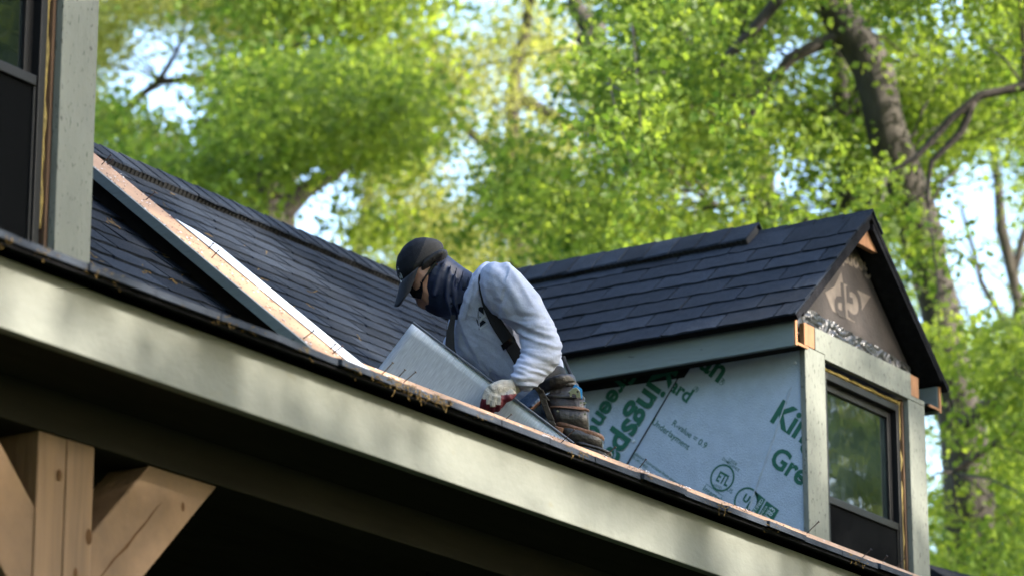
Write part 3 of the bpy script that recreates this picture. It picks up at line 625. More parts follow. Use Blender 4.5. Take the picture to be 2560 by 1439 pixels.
# torso-only surface carries the strap so that it runs under the arm
tb = MB(); loft(torso, tb); TB = BVHTree.FromPolygons([Vector(v) for v in tb.v], [f for f in tb.f])
strap = band('suspender_strap', [(1207, 676), (1195, 690), (1197, 725), (1206, 765), (1228, 815), (1256, 858), (1282, 902), (1300, 935)], [(1216, 672), (1204, 690), (1211, 728), (1228, 762), (1260, 808), (1284, 842), (1306, 880), (1325, 915)], M_strap, person, TB, .016)
band('buckle', [(1252, 862), (1258, 876)], [(1284, 838), (1290, 850)], M_lens, strap, TB, .024, .005, 3)
band('suspender_strap', [(1128, 786), (1116, 830), (1112, 870), (1120, 900)], [(1139, 786), (1135, 830), (1137, 870), (1150, 905)], M_strap, person, TB, .012, .003)
decal('chest_emblem', [[(1196, 769), (1200, 766), (1208, 767), (1210, 786), (1196, 775)], [(1199, 788), (1202, 792), (1199, 795)], [(1199.5, 806), (1207, 799), (1215, 804.5), (1200, 817)], [(1195, 776), (1196, 776), (1196.5, 800), (1194, 790)], [(1190, 796), (1194, 799), (1197, 814), (1195, 812)], [(1197, 816), (1199, 823), (1197, 825)]], M_cap, shirt, SB, .003)
decal('chest_emblem', [[(1198, 800), (1208, 788), (1213, 786), (1215, 790), (1206, 796), (1199, 806)], [(1199, 820), (1219, 806), (1220, 808.5), (1200, 823)]], M_flash, shirt, SB, .004)
band('collar', [(1180, 684), (1172, 730), (1152, 792)], [(1187, 680), (1182, 730), (1162, 800)], M_sweat, shirt, SB, .006, .004, 10)
# cap
cb = MB(); loft([(1107, 634, 1004, 706, 0, 58), (1110, 622, 994, 692, 0, 60), (1107, 610, 989, 668, 0, 59), (1094, 602, 992, 645, 0, 54), (1072, 598, 1006, 622, 0, 42), (1052, 599, 1028, 606, 0, 22)], cb)
cap = shell('cap', cb, M_cap, person, .005, 5)
cap.data.materials.append(M_mesh)
nrm_b = (at(1107, 640, Z=PZ)-at(1040, 610, Z=PZ)).normalized(); mid = at(1052, 628, Z=PZ)
for p in cap.data.polygons:
    if (p.center-mid).dot(nrm_b) > .002: p.material_index = 1
CB = bvh(cap)
decal('cap_emblem', [[(991, 672), (994, 667), (995, 668), (992, 674)], [(991, 676), (993, 674), (998, 687), (996, 688)], [(994, 671), (996, 671), (1002, 684), (1000, 685)], [(997, 691), (1000, 687), (1003, 694), (1001, 697)], [(1001, 686), (1003, 684), (1007, 694), (1005, 698)], [(999, 697), (1003, 700), (1004, 705), (1003, 706)]], M_white, cap, CB, .0015)
# brim
vs = []; fs = []; ns, nt = 14, 8
for i in range(ns+1):
    s = -1+2*i/ns
    root_ = Vector((1026.5-22*s*-1*1.0, 0, 0))
    a = math.asin(max(-1, min(1, s)))
    rx = 1003+(1-math.cos(a))*44; ry = 703-(1-math.cos(a))*36; rz = math.sin(a)*.088
    for j in range(nt+1):
        t = j/nt; L_ = (62+24*s*s)*(1-.30*max(0, abs(s)-.6)**2/.16); x = rx-16*t-6*s*s*t; y = ry+L_*t; z = rz*(1-.10*t)
        vs.append(at(x, y, Z=PZ+z))
for i in range(ns):
    for j in range(nt): a = i*(nt+1)+j; fs.append((a, a+1, a+nt+2, a+nt+1))
b = MB(); b.add(vs, fs); br = b.build('brim', M_brim, cap, smooth=True); md = br.modifiers.new('t', 'SOLIDIFY'); md.thickness = .006; md.offset = 0
b = MB(); bt = at(1017, 618, Z=PZ)
# gaiter
gb = MB(); loft([(1101, 634, 1056, 764, 0, 59), (1108, 634, 1066, 776, 0, 61), (1122, 640, 1092, 788, 0, 62), (1140, 655, 1122, 796, .01, 60), (1160, 672, 1146, 797, .015, 57), (1180, 684, 1160, 790, .02, 62), (1188, 690, 1170, 780, .02, 60)], gb)
for pts in ([(1142, 668), (1132, 710), (1138, 760), (1150, 790)], [(1158, 676), (1150, 715), (1152, 760)], [(1128, 660), (1118, 700), (1118, 750), (1128, 788)], [(1172, 690), (1166, 730), (1160, 775)], [(1112, 650), (1095, 690), (1085, 740)]):
    P = [at(x, y, Z=PZ-.088) for x, y in pts]; gb.tube(P, [.004, .010, .010, .005][:len(P)], 8)
gaiter = shell('neck_gaiter', gb, M_gaiter, person, .005, 4, lambda p: .003*noise.noise(Vector((p.x*16, p.y*16, p.z*9))))
# hair, sunglasses
hb_ = MB(); loft([(1118, 628, 1100, 662, -.045, 42), (1104, 626, 1088, 664, -.052, 38), (1085, 634, 1076, 670, -.058, 32), (1062, 650, 1056, 684, -.058, 26)], hb_); shell('hair', hb_, M_hair, person, .005, 3)
b = MB()
for zz in (-1, 1):
    z0 = zz*.085 if zz < 0 else .085; sgn = zz
    o_ = [(1026, 706, .35), (1046, 701, .85), (1057, 708, 1.0), (1057, 730, 1.0), (1053, 748, .9), (1034, 743, .55), (1025, 728, .3)]
    P = [at(x, y, Z=PZ+z0*w_) for x, y, w_ in o_]; dd = (RT*-.004+UP*.002+FWH*.004*-sgn)
    b.prism(P, dd)
sg = b.build('sunglasses', M_lens, person, .002)
b = MB(); T0, T1, T2 = at(1054, 706, Z=PZ-.088), at(1070, 682, Z=PZ-.094), at(1091, 655, Z=PZ-.090)
for a, c in ((T0, T1), (T1, T2)): b.prism([a+UP*.008, c+UP*.006, c-UP*.006, a-UP*.008], FWH*.004)
b.build('temple', M_lens, sg)
# trousers
jb = MB()
for l_ in legs: loft(l_, jb)
shell('trousers', jb, M_jean, person, .009, 5, lambda p: .007*noise.noise(Vector((p.x*14, p.y*14, p.z*9))))
for zz, yy in ((-.06, 0), (.26, -40)):
    sh_ = MB(); loft([(1300, 1280+yy, 1262, 1290+yy, zz, 34), (1300, 1310+yy, 1250, 1318+yy, zz, 34), (1270, 1325+yy, 1215, 1322+yy, zz, 32), (1230, 1318+yy, 1195, 1316+yy, zz, 26)], sh_); shell('boot', sh_, M_boot, person, .007, 3)
# gloves: palm, cuff, four fingers of different length, thumb
HZ = -.40
def chain(pts, rr, b):
    P = [at(p[0], p[1], Z=PZ+p[2]) for p in pts]; r = [q*PZ/FPX for q in rr]
    n = len(P); Q_ = []; Rr = []
    for i in range(n-1):
        for t in (0, .5): Q_.append(P[i].lerp(P[i+1], t)); Rr.append(r[i]*(1-t)+r[i+1]*t)
    Q_.append(P[-1]); Rr.append(r[-1]); e = (Q_[-1]-Q_[-2]).normalized()
    Q_ += [Q_[-1]+e*Rr[-1]*.6, Q_[-1]+e*Rr[-1]*.95]; Rr += [Rr[-1]*.8, Rr[-1]*.35]; b.tube(Q_, Rr, 12)
hb2 = MB()
loft([(1292, 984, 1276, 948, HZ+.03, 21), (1278, 990, 1254, 948, HZ+.015, 22), (1260, 996, 1236, 954, HZ, 21), (1246, 1000, 1222, 962, HZ-.008, 18)], hb2)
FZ = HZ-.012
chain([(1232, 968, FZ+.015), (1217, 980, FZ-.004), (1211, 998, FZ-.008), (1205, 1017, FZ)], [12, 9.5, 8, 6.5], hb2)
chain([(1238, 974, FZ+.01), (1225, 988, FZ-.012), (1219, 1006, FZ-.014), (1215, 1025, FZ)], [12, 10, 8.5, 7], hb2)
chain([(1246, 980, FZ+.008), (1236, 993, FZ-.016), (1232, 1011, FZ-.018), (1229, 1029, FZ)], [12, 10, 8.8, 7.4], hb2)
chain([(1254, 982, FZ+.006), (1249, 997, FZ-.014), (1247, 1010, FZ-.016), (1243, 1022, FZ-.002)], [12, 10, 9, 7.4], hb2)
chain([(1282, 980, FZ+.01), (1272, 992, FZ-.008), (1260, 998, FZ+.0), (1252, 1012, FZ+.006)], [12, 11, 9.5, 8], hb2)
glove = shell('glove', hb2, M_glove, person, .0032, 3, lambda p: .0012*noise.noise(p*60))
glove.data.materials.append(M_grip)
def topx(p): z = p.dot(FW); return 1280+FPX*p.dot(RT)/z, 719.5-FPX*p.dot(UP)/z
for p in glove.data.polygons:
    x, y = topx(p.center); n_ = p.normal
    tip = y > 1011-(1247-x)*.05+(6 if 1225 < x < 1240 else 0) or (x < 1216 and y > 996) or (x > 1252 and y > 983+(1292-x)*.08 and n_.z < .35)
    if tip or n_.dot(FW) > .25 and y > 975: p.material_index = 1
cb2 = MB()
for i in range(9): 
    t = i/8; cb2.rings([ring(1290+t*14-3, 987-t*10, 1276+t*10-3, 948-t*8, HZ+.032+t*.03, 21+2*(1-abs(2*t-1)), 20), ring(1292+t*14-2, 985-t*10, 1277+t*10-2, 947-t*8, HZ+.034+t*.03, 22.5, 20)])
shell('glove_cuff', cb2, M_glove, glove, .0035, 1)
# far hand behind the sheet: the same glove copied
gm = bpy.data.objects.new('glove', glove.data); link(gm, person); gm.matrix_basis = Matrix.Translation(at(1128, 935, Z=PZ-.12)-at(1250, 975, Z=PZ+HZ))

# tool belt
belt_rings = [(1408, 934, 1290, 1000, .03, 113), (1418, 950, 1296, 1018, .03, 114)]
tbm = MB(); tbm.rings([ring(1411, 925, 1288, 988, .03, 114), ring(1414, 928, 1284, 992, .03, 118), ring(1424, 958, 1292, 1022, .03, 118), ring(1421, 962, 1296, 1022, .03, 113)], cap=False)
belt = tbm.build('tool_belt', M_strap, person, smooth=True)
bb2 = MB(); bb2.rings([ring(1436, 936, 1340, 958, -.13, 40, 20), ring(1440, 945, 1338, 965, -.135, 42, 20), ring(1443, 956, 1342, 982, -.135, 42, 20), ring(1440, 966, 1346, 992, -.13, 38, 20)]); shell('belt_pad', bb2, M_leather, belt, .005, 4, lambda p: .004*noise.noise(p*18))
def pouch(rim, low, z, rd, band_=9, m=M_leather, rm=M_rim):
    (ax, ay), (bx_, by) = rim; (cx, cy), (dx_, dy_) = low
    def sq(Ax, Ay, Bx, By, zz, rr, k=32):                              # squarish ring: a flat leather front
        A = at(Ax, Ay, Z=PZ+zz); B = at(Bx, By, Z=PZ+zz); c = (A+B)/2; h = (B-A)/2; dv = FWH*(rr*PZ/FPX); f_ = lambda q: math.copysign(abs(q)**.62, q)
        return [c+h*f_(math.cos(q))+dv*f_(math.sin(q)) for q in [6.28318*(j+.5)/k for j in range(k)]]
    wob = lambda R_, s: [p+UP*(.004*noise.noise(p*14+Vector((s, 0, 0))))+FWH*(.006*noise.noise(p*11+Vector((0, s, 0)))) for p in R_]
    R0 = sq(ax, ay, bx_, by, z, rd); c_ = sum(R0, Vector())/32
    M1 = sq(ax*.5+cx*.5-2, ay*.5+cy*.5, bx_*.5+dx_*.5, by*.5+dy_*.5, z-.004, rd*.99); M2 = sq(cx, cy, dx_, dy_, z-.004, rd*.86); M3 = sq(cx+6, cy+7, dx_-6, dy_+7, z+.01, rd*.5)
    b = MB(); b.rings([[c_+(p-c_)*.9-UP*.03 for p in R0], [c_+(p-c_)*.93 for p in R0], R0, wob(M1, 1), wob(M2, 2), M3]); o = b.build('pouch', m, belt, smooth=True)
    out = [c_+(p-c_)*1.018-FWH*.001 for p in R0]; h = UP*(band_*PZ/FPX)
    b = MB(); b.rings([wob([p-h for p in out], 3), wob([p-h*.5-FWH*.002 for p in out], 4), wob(out, 5), wob([c_+(p-c_)*.97+UP*.002 for p in R0], 6)], cap=False); b.build('rim', rm, o, smooth=True)
    return o
pouch(((1350, 962), (1446, 963)), ((1388, 1086), (1470, 1094)), -.13, 33, rm=M_leather)
pouch(((1364, 992), (1462, 997)), ((1392, 1084), (1472, 1092)), -.165, 31, 7, rm=M_leather)
pouch(((1374, 1018), (1473, 1026)), ((1400, 1092), (1474, 1098)), -.20, 31, 6)
pouch(((1390, 1060), (1510, 1093)), ((1420, 1120), (1507, 1140)), -.235, 35, 11)
pouch(((1438, 1107), (1530, 1134)), ((1462, 1152), (1526, 1168)), -.265, 30, 8, rm=M_leather)
for x, y, z in ((1364, 1012, -.262), (1376, 1036, -.262), (1394, 1026, -.265), (1462, 1034, -.262), (1452, 1006, -.225), (1502, 1104, -.30)):
    b = MB(); q = at(x, y, Z=PZ+z); b.tube([q, q-FW*.003], .0045, 10); b.build('rivet', M_chrome, belt)
for pts in ([(1350, 972), (1362, 1010), (1378, 1050), (1392, 1085)], [(1340, 965), (1356, 985), (1366, 1000)]):
    b = MB(); P = [at(x, y, Z=PZ-.285) for x, y in pts]
    for i in range(len(P)-1): b.prism([P[i]-RT*.012, P[i]+RT*.012, P[i+1]+RT*.013, P[i+1]-RT*.013], FWH*.006)
    b.build('belt_strap', M_leather, belt, .002)
b = MB(); b.tube([at(1398, 1066, Z=PZ-.29), at(1392, 1092, Z=PZ-.29)], .019, 14); b.build('hammer_loop', M_rim, belt, .002)
ptg = [(1477, 1110), (1497, 1121), (1492, 1131), (1474, 1122)]
b = MB(); b.prism([at(x, y, Z=PZ-.292) for x, y in ptg], FWH*.003); tagp = b.build('maker_tag', M_flash, belt)
def btext(s, p0, p1, z, m, par):
    me = text_mesh(s, 1, .05); xs = [v.co.x for v in me.vertices]; mn = min(xs); w = max(xs)-mn; A = at(*p0, Z=PZ+z); B = at(*p1, Z=PZ+z); e1 = B-A; sc = e1.length/w; e1.normalize(); e2 = (-FW).cross(e1)
    for v in me.vertices: v.co = A+e1*(v.co.x-mn)*sc+e2*v.co.y*sc
    me.materials.append(m); link(bpy.data.objects.new('lettering', me), par)
btext('CLC', (1477.5, 1120), (1492, 1128), -.2935, M_cap, tagp)
# rear cord of the suspenders
b = MB(); b.tube([at(1408, 892, Z=PZ-.05), at(1420, 920, Z=PZ-.08), at(1433, 948, Z=PZ-.14), at(1441, 960, Z=PZ-.15)], [.009, .007, .006, .006], 8); b.build('suspender_clip', M_strap, person)
# pliers in the pouch
pz = -.25; pl_ = thing('snap_tool', 'shiny steel clamp tool with blue edge sticking out of the belt pouch', 'hand tool', at(1438, 985, Z=PZ+pz))
b = MB(); b.prism([at(x, y, Z=PZ+pz) for x, y in ((1420, 979), (1432, 969), (1441, 967), (1450, 976), (1453, 994), (1441, 993), (1438, 984), (1430, 984), (1428, 991), (1424, 991), (1425, 982))], FWH*.012); b.build('jaw', M_chrome, pl_, .001)
b = MB(); b.prism([at(x, y, Z=PZ+pz+.004) for x, y in ((1431, 968), (1438, 959), (1455, 971), (1456, 996), (1452, 996), (1450, 975), (1441, 966))], FWH*.010); b.build('handle', M_blue, pl_, .001)
b = MB(); c_ = at(1444, 978, Z=PZ+pz-.001); b.tube([c_, c_+FW*.002], .0045, 12); b.build('pivot', M_black, pl_)
b = MB(); b.prism([at(x, y, Z=PZ-.20) for x, y in ((1455, 1002), (1466, 1005), (1464, 1009), (1454, 1007))], FWH*.02); b.prism([at(x, y, Z=PZ-.195) for x, y in ((1452, 1006), (1463, 1009), (1458, 1022), (1449, 1020))], FWH*.02)
tag(b.build('utility_blade', M_chrome), 'small steel tool tip poking out of the middle belt pouch', 'hand tool')
# the metal sheet he holds
P1 = at(1030, 808, Z=13.36); P2 = at(1432, 1110, Z=13.36); e1 = (P2-P1); Lp = e1.length; e1.normalize(); P3 = at(905, 950, Z=13.40); e3 = P3-P1; e3 -= e1*e3.dot(e1); e3.normalize(); nn = e1.cross(e3); nn = nn if nn.dot(FW) > 0 else -nn
W_ = .40; b = MB(); nx_, ny_ = 24, 10; vs = []; fs = []
for i in range(nx_+1):
    for j in range(ny_+1):
        u, v_ = i/nx_, j/ny_; vs.append(P1+e1*Lp*u+e3*W_*v_+nn*(.006*math.sin(u*3.1)*(1-v_)+.004*math.sin(v_*4+u*2)))
for i in range(nx_):
    for j in range(ny_): a = i*(ny_+1)+j; fs.append((a, a+1, a+ny_+2, a+ny_+1))
b.add(vs, fs); sheet = b.build('metal_sheet', M_steel, smooth=True); uvl = sheet.data.uv_layers.new(name='uv')
for lp in sheet.data.loops: uvl.data[lp.index].uv = (lp.vertex_index//(ny_+1)/nx_, lp.vertex_index % (ny_+1)/ny_)
md = sheet.modifiers.new('t', 'SOLIDIFY'); md.thickness = .003
tag(sheet, 'brushed grey metal sheet the roofer leans against the roof edge', 'metal sheet')
b = MB(); q0 = P1-e3*.003+nn*.004; b.prism([q0-nn*.006, q0+e1*Lp-nn*.006, q0+e1*Lp+nn*.014, q0+nn*.014], -e3*.005); b.build('folded_hem', mat('dark hem metal', (.075, .09, .115), .5, .1, 20), sheet)

# ---------------------------------------------------------------- trees
def leaf_mesh(cent, rad, n, size, droop=.35, squash=.6, wide=.4):
    """n folded leaves spread through clumps; each clump a loose shell of twig sprays"""
    cent = np.asarray(cent); rad = np.asarray(rad); w = rad**2; w = w/w.sum(); k = rng.choice(len(cent), n, p=w)
    d = rng.normal(size=(n, 3)); d /= np.linalg.norm(d, axis=1)[:, None]; rr = rng.random(n)**.45
    pos = cent[k]+d*rr[:, None]*rad[k][:, None]*np.array([1, 1, squash])
    spray = rng.integers(0, 40, n); so = rng.normal(size=(len(cent)*40, 3))*np.array([.26, .26, .15]); far_ = rng.random(n) < .2; pos += so[k*40+spray]*rad[k][:, None]; pos[far_] += (so[k*40+spray]*rad[k][:, None]*1.1)[far_]
    ax = rng.normal(size=(n, 3)); ax[:, 2] = ax[:, 2]*.5-droop*.7; ax /= np.linalg.norm(ax, axis=1)[:, None]
    t = rng.normal(size=(n, 3)); t[:, 2] *= .4; b_ = np.cross(ax, t); b_ /= np.linalg.norm(b_, axis=1)[:, None]; nn = np.cross(ax, b_)
    s = size*(.45+.95*rng.random(n)**1.3)[:, None]
    v = np.empty((n, 4, 3)); wv = (wide*(.75+.5*rng.random(n)))[:, None]
    v[:, 0] = pos; v[:, 1] = pos+ax*s*.42+b_*s*wv+nn*s*.10; v[:, 2] = pos+ax*s*1.05-nn*s*.10; v[:, 3] = pos+ax*s*.42-b_*s*wv+nn*s*.10
    idx = (np.arange(n)*4)[:, None, None]+np.array([[0, 1, 2], [0, 2, 3]])[None]
    me = bpy.data.meshes.new('crown'); me.vertices.add(n*4); me.vertices.foreach_set('co', v.reshape(-1)); me.loops.add(n*6); me.loops.foreach_set('vertex_index', idx.reshape(-1).astype(np.int32))
    me.polygons.add(n*2); me.polygons.foreach_set('loop_start', (np.arange(n*2)*3).astype(np.int32)); me.polygons.foreach_set('loop_total', np.full(n*2, 3, np.int32))
    me.update(calc_edges=True); a = me.attributes.new('tint', 'FLOAT', 'FACE'); clump = rng.random(len(cent))
    a.data.foreach_set('value', np.repeat(np.clip(.62*clump[k]+.38*rng.random(n), 0, 1), 2).astype(np.float32)); return me
def limb(parent, pts, radii, m, name='limb', jit=.04):
    P = [Vector(p) for p in pts]; Q_ = []; R_ = []
    for i in range(len(P)-1):
        n = 6
        for k in range(n): 
            t = k/n; q = P[i].lerp(P[i+1], t); q += Vector((noise.noise(q*1.3), noise.noise(q*1.3+Vector((9, 0, 0))), noise.noise(q*1.3+Vector((0, 9, 0)))))*jit; Q_.append(q); R_.append((radii[i]*(1-t)+radii[i+1]*t)*(1+.15*noise.noise(q*3)))
    Q_.append(P[-1]); R_.append(radii[-1]); b = MB(); b.tube(Q_, R_, 10); return b.build(name, m, parent, smooth=True)
def tree(name, label, base, trunk, tr, limbs, clumps, n, size, lm, bark=M_bark, group='trees behind the house', cat='tree', droop=.35, wide=.4):
    root = thing(name, label, cat, base, group); limb(root, [base]+trunk, tr, bark, 'trunk', .10)
    for pts, rad, bk in limbs: limb(root, pts, rad, bk)
    cs = [c for c, r in clumps]; rs = [r for c, r in clumps]
    tb_ = MB(); tops = [Vector(p) for p in trunk]+[Vector(p) for L_ in limbs for p in L_[0]]
    for c, r in clumps[::2]:                                         # twigs from the nearest limb point into the clump
        c = Vector(c); q = min(tops, key=lambda p: (p-c).length)
        if (q-c).length < 3.2:
            m_ = q.lerp(c, .5)+Vector((random.gauss(0, .2), random.gauss(0, .2), random.gauss(.15, .2))); tb_.tube([q, q.lerp(m_, .5)+Vector((0, 0, .05)), m_, m_.lerp(c, .5), c], [.011, .009, .007, .005, .003], 5)
    if tb_.v: tb_.build('twigs', M_bark2, root, smooth=True)['kind'] = 'stuff'
    me = leaf_mesh([tuple(c) for c in cs], rs, n, size, droop, wide=wide); me.materials.append(lm); link(bpy.data.objects.new('crown', me), root); return root
GAPS = [(1165, 20, 95, 60), (400, 110, 80, 65), (330, 190, 80, 45), (350, 235, 60, 40), (790, 540, 90, 60), (880, 470, 60, 35), (480, 255, 60, 40), (1145, 420, 60, 45), (1480, 60, 60, 40), (2390, 560, 95, 90), (2460, 420, 80, 60), (2350, 40, 60, 40), (2500, 700, 60, 70), (2340, 1150, 45, 120), (850, 130, 45, 35), (1120, 330, 40, 30), (2380, 800, 60, 50)]
GAPS += [(random.uniform(200, 2560), random.uniform(-20, 640), random.uniform(10, 24), random.uniform(10, 22)) for _ in range(70)]
TRUNK = [(2063, -20), (2118, 20), (2180, 170), (2255, 400), (2345, 760), (2400, 1050), (2445, 1439)]
def on_trunk(x, y):
    for (a, b), (c, d) in zip(TRUNK, TRUNK[1:]):
        if b <= y <= d: return abs(x-(a+(c-a)*(y-b)/(d-b))) < (115 if y < 520 else 70)
    return False
def clumps_px(n, x0, x1, y0, y1, z0, z1, r0, r1, gap=1.0):
    out = []; tries = 0
    while len(out) < n and tries < n*30:
        tries += 1; x = random.uniform(x0, x1); y = random.uniform(y0, y1); Z = random.uniform(z0, z1); r = random.uniform(r0, r1); pr = r*FPX/Z
        bad = any(((x-gx)/(gw+pr*(.46 if gw > 28 else .34)*gap))**2+((y-gy)/(gh+pr*(.46 if gw > 28 else .34)*gap))**2 < 1 for gx, gy, gw, gh in GAPS)
        if on_trunk(x, y) and Z < 27.6: bad = random.random() < (.97 if y < 520 else .75)
        if not bad: out.append((at(x, y, Z=Z), r))
    return out
def gnd(x, y, Z): p = at(x, y, Z=Z); return Vector((p.x, p.y, GROUND))
def pts(lst, Z): return [at(p[0], p[1], Z=Z+(p[2] if len(p) > 2 else 0)) for p in lst]
px = lambda r, Z: r*Z/FPX
Z1 = 34
tree('maple_tree', 'bright green maple behind the roof left of the person, grey forked trunk', gnd(700, 560, Z1), pts([(690, 560), (655, 480), (640, 440)], Z1), [.26, .20, .15, .10],
     [(pts([(690, 560), (760, 480), (840, 430), (880, 400)], Z1), [.12, .10, .07, .04], M_bark), (pts([(640, 440), (560, 330), (500, 300)], Z1), [.08, .05, .03], M_bark2), (pts([(655, 480), (700, 330), (690, 200)], Z1), [.10, .06, .03], M_bark)],
     clumps_px(130, 230, 980, 190, 620, 29, 38, .3, .7)+clumps_px(16, 700, 1000, -100, 200, 32, 36, .6, 1.1), 56000, .072, L_maple)
Z2 = 40
tree('oak_tree', 'olive tinted oak rising behind the maple at the upper left', gnd(720, 300, Z2), pts([(700, 300), (650, 160), (640, 60), (650, -200)], Z2), [.3, .2, .14, .10, .05],
     [(pts([(700, 260), (720, 140), (730, 60)], Z2), [.11, .08, .05], M_bark), (pts([(650, 160), (560, 190), (400, 205), (240, 330)], Z2), [.07, .06, .05, .03], M_bark2), (pts([(400, 205), (440, 130), (470, 40)], Z2), [.04, .03, .02], M_bark2)],
     clumps_px(60, -250, 760, -500, -30, 36, 44, .4, .95)+clumps_px(75, 180, 760, -60, 330, 36, 44, .3, .7)+clumps_px(44, 180, 460, 0, 420, 36, 42, .25, .5), 80000, .07, L_oak, droop=1.0, wide=.27)
Z3 = 37
tree('oak_tree', 'broad yellow olive oak filling the middle of the sky behind the person', gnd(1300, 600, Z3), pts([(1290, 600), (1285, 300), (1300, 100), (1320, -200)], Z3), [.3, .1, .08, .06, .04],
     [(pts([(1285, 400), (1180, 330), (1100, 250)], Z3), [.07, .05, .03], M_bark2), (pts([(1300, 250), (1450, 330), (1600, 300)], Z3), [.07, .05, .03], M_bark2), (pts([(1470, 120), (1490, 80), (1440, 20), (1420, -80)], Z3-4), [.14, .12, .08, .05], M_bark2)],
     clumps_px(210, 900, 1800, 50, 720, 33, 43, .3, .75)+clumps_px(44, 800, 1800, -450, 90, 35, 41, .5, .9), 96000, .068, L_oak, droop=1.0, wide=.27)
Z4 = 27
tree('maple_tree', 'big dark trunked maple leaning behind the right dormer', gnd(2480, 1439, Z4), pts([(2445, 1439), (2400, 1050), (2345, 760), (2255, 400), (2180, 170), (2075, -10), (2000, -250)], Z4), [.24, .21, .19, .165, .165, .155, .14, .08],
     [(pts([(2125, 520), (2110, 300), (2100, 120), (2110, -100)], Z4+2), [.09, .085, .07, .05], M_bark), (pts([(2680, 215), (2560, 215), (2450, 240), (2370, 300), (2290, 400), (2215, 440)], Z4-2), [.042, .038, .034, .03, .022, .012], M_bark2), (pts([(2430, 255), (2400, 330), (2330, 410), (2320, 520)], Z4-2), [.032, .028, .022, .012], M_bark2),
      (pts([(2150, 70), (1980, 150), (1900, 240), (1850, 330)], Z4), [.06, .05, .03, .015], M_bark2), (pts([(1960, -20), (1850, 110), (1770, 200), (1600, 180)], Z4-2), [.05, .04, .03, .015], M_bark2), (pts([(2400, 1060), (2480, 1000), (2570, 900), (2650, 830)], Z4-1), [.05, .055, .06, .06], M_bark),
      (pts([(2600, 1030), (2480, 1110), (2380, 1180)], Z4-1), [.035, .03, .02], M_bark2), (pts([(2030, 560), (1900, 480), (1800, 520)], Z4), [.04, .03, .015], M_bark2)],
     clumps_px(150, 1500, 2350, -60, 640, 25.6, 32, .22, .6)+clumps_px(26, 1450, 2300, -60, 640, 21, 25, .2, .42)+clumps_px(30, 1500, 2650, -500, -40, 24, 30, .6, 1.0)+clumps_px(44, 2250, 2700, -40, 520, 25.5, 31, .25, .5)+clumps_px(46, 2300, 2750, 780, 1500, 24, 30, .25, .5)+[(at(x+random.gauss(0, 30), y, Z=26.2), random.uniform(.18, .32)) for x, y in ((2360, 830), (2390, 930), (2420, 1080), (2440, 1180), (2380, 1250), (2430, 1330), (2330, 700), (2300, 620), (2220, 520), (2190, 430))]+clumps_px(18, 1150, 1520, 330, 640, 26, 31, .3, .55), 104000, .060, L_maple)
Z5 = 44
tree('young_tree', 'thin yellow green tree in the gaps at the far right', gnd(2700, 1400, Z5), pts([(2650, 1400), (2560, 900), (2500, 500), (2470, 200)], Z5), [.14, .12, .10, .07, .04],
     [(pts([(2560, 900), (2450, 700), (2400, 500)], Z5), [.06, .04, .02], M_bark2), (pts([(2530, 700), (2600, 450), (2620, 300)], Z5), [.06, .04, .02], M_bark2), (pts([(2600, 1100), (2480, 900), (2400, 750)], Z5), [.05, .03, .015], M_bark2)],
     clumps_px(90, 2200, 2950, 200, 1500, 40, 50, .4, .9, .6)+clumps_px(30, 2300, 2900, 850, 1500, 42, 52, .7, 1.3, .4)+clumps_px(20, 2200, 2900, -350, 250, 42, 48, .6, 1.1), 105000, .068, L_young)
tree('maple_tree', 'deep green maple far behind the upper right corner', gnd(1900, 500, 48), pts([(1900, 500), (1880, 100), (1890, -200)], 48), [.25, .2, .15, .08],
     [(pts([(1880, 200), (1760, 60)], 48), [.08, .04], M_bark2)], clumps_px(42, 1450, 2300, -350, 660, 45, 54, .6, 1.2), 12000, .08, L_maple)
tree('maple_tree', 'farthest maple with a light crown behind the ridge and the cap', gnd(900, 700, 50), pts([(900, 640), (930, 200), (950, -50)], 50), [.12, .1, .08, .05],
     [(pts([(915, 400), (820, 250)], 50), [.08, .04], M_bark2)], clumps_px(40, 500, 1420, -300, 690, 46, 55, .6, 1.1), 11000, .08, L_young)
# trees on the sunny side, out of the frame: they shade the front of the house and mirror in the panes
def side_tree(name, label, x, y, h, clumps, n, size, lm):
    b0 = Vector((x, y, GROUND)); tree(name, label, b0, [Vector((x+.2, y, GROUND+h*.5)), Vector((x, y+.3, GROUND+h))], [.28, .22, .1], [([Vector((x+.2, y, GROUND+h*.4)), Vector((x-2, y+1, GROUND+h*.6))], [.12, .05], M_bark2), ([Vector((x+.2, y, GROUND+h*.5)), Vector((x+2, y-1, GROUND+h*.7))], [.12, .05], M_bark2)], clumps, n, size, lm, group='trees facing the house front')
def ball(x, y, z, R_, n, r0, r1, hole=0): return [(Vector((x+random.gauss(0, R_*.45), y+random.gauss(0, R_*.45), z+random.gauss(0, R_*.42))), random.uniform(r0, r1)) for _ in range(n)]
side_tree('maple_tree', 'tall maple facing the front of the house, mirrored in the right dormer window', 31, 0.5, 15, ball(31, .5, 9, 6, 40, .8, 1.5), 17000, .18, L_maple)
side_tree('oak_tree', 'wide oak facing the front of the house, beside the mirrored maple', 38, -7, 16, ball(38, -7, 10, 6.5, 40, .9, 1.6), 15000, .2, L_oak)
side_tree('maple_tree', 'leafy maple facing the front of the house, mirrored in the left dormer window', 25, -8, 17, ball(25, -8, 12, 4.2, 46, .8, 1.4), 24000, .17, L_maple)
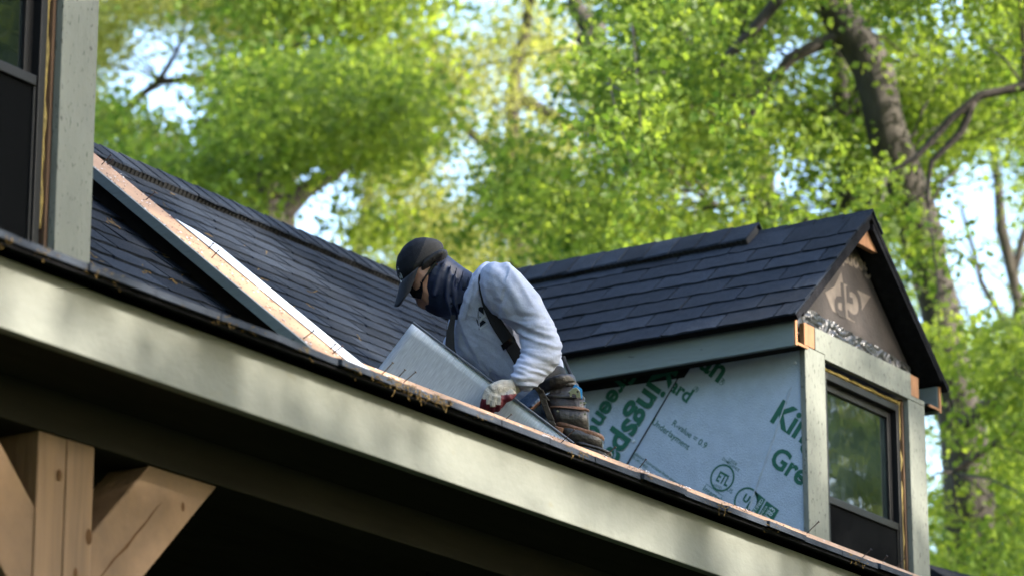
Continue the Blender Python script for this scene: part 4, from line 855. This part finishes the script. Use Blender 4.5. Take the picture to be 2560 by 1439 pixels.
q_ = Vector((7.75, 6.95, 4.0))+SUN*15  # dense unseen crown added on the sun line to shade the left dormer
side_tree('maple_tree', 'unseen low maple added in the front yard to keep the left dormer in shade', q_.x, q_.y, 11, ball(q_.x, q_.y, q_.z, 1.3, 26, .4, .8), 15000, .10, L_maple)
# unseen boughs put in along the sun's path to dapple the house front
def sunward(p, d): return Vector(p)+SUN*d
gob = []
for i in range(330):
    p = Vector((random.uniform(5.5, 16.5), random.uniform(6.0, 9.8), 0)); p.z = 2.45+(p.y-6.2)*.8+random.uniform(-.5, 1.1)
    gob.append((sunward(p, random.uniform(17, 25)), random.uniform(.2, .46)))
for (p, r) in [((10.4, 7.0, 3.45), .35), ((10.6, 6.95, 3.3), .35), ((10.2, 7.1, 3.6), .3), ((7.95, 6.95, 3.7), .5), ((8.1, 6.95, 4.3), .5), ((8.0, 6.95, 3.3), .4), ((7.6, 6.95, 3.6), .5), ((7.6, 6.95, 4.1), .5), ((8.2, 6.95, 3.9), .45), ((8.2, 6.95, 3.5), .45), ((7.8, 6.95, 4.5), .5), ((7.7, 6.6, 2.3), .4), ((8.1, 6.6, 2.35), .3), ((7.5, 6.6, 2.1), .4)]*2: gob.append((sunward(p, 23), r))
side_tree('maple_tree', 'unseen tall front yard maple, its boughs placed to throw dappled shade on the eave', 15, -12, 14, gob, 58000, .10, L_maple)

# woods around the garden behind the camera and to its left
wc = []
for i in range(260):
    a = math.radians(random.uniform(95, 264)); d = random.uniform(19, 27)
    wc.append((Vector((6+math.cos(a)*d, 4+math.sin(a)*d, random.uniform(1, 17))), random.uniform(1.4, 2.6)))
for i in range(150):                                               # the wood goes on across the front yard, lower there
    a = math.radians(random.uniform(264, 338)); d = random.uniform(21, 28)
    wc.append((Vector((9+math.cos(a)*d, 6+math.sin(a)*d, random.uniform(0, 10.5))), random.uniform(1.2, 2.2)))
me = leaf_mesh([tuple(c) for c, r in wc], [r for c, r in wc], 90000, .42); me.materials.append(L_maple); wo = bpy.data.objects.new('woods', me); link(wo); wo['kind'] = 'stuff'
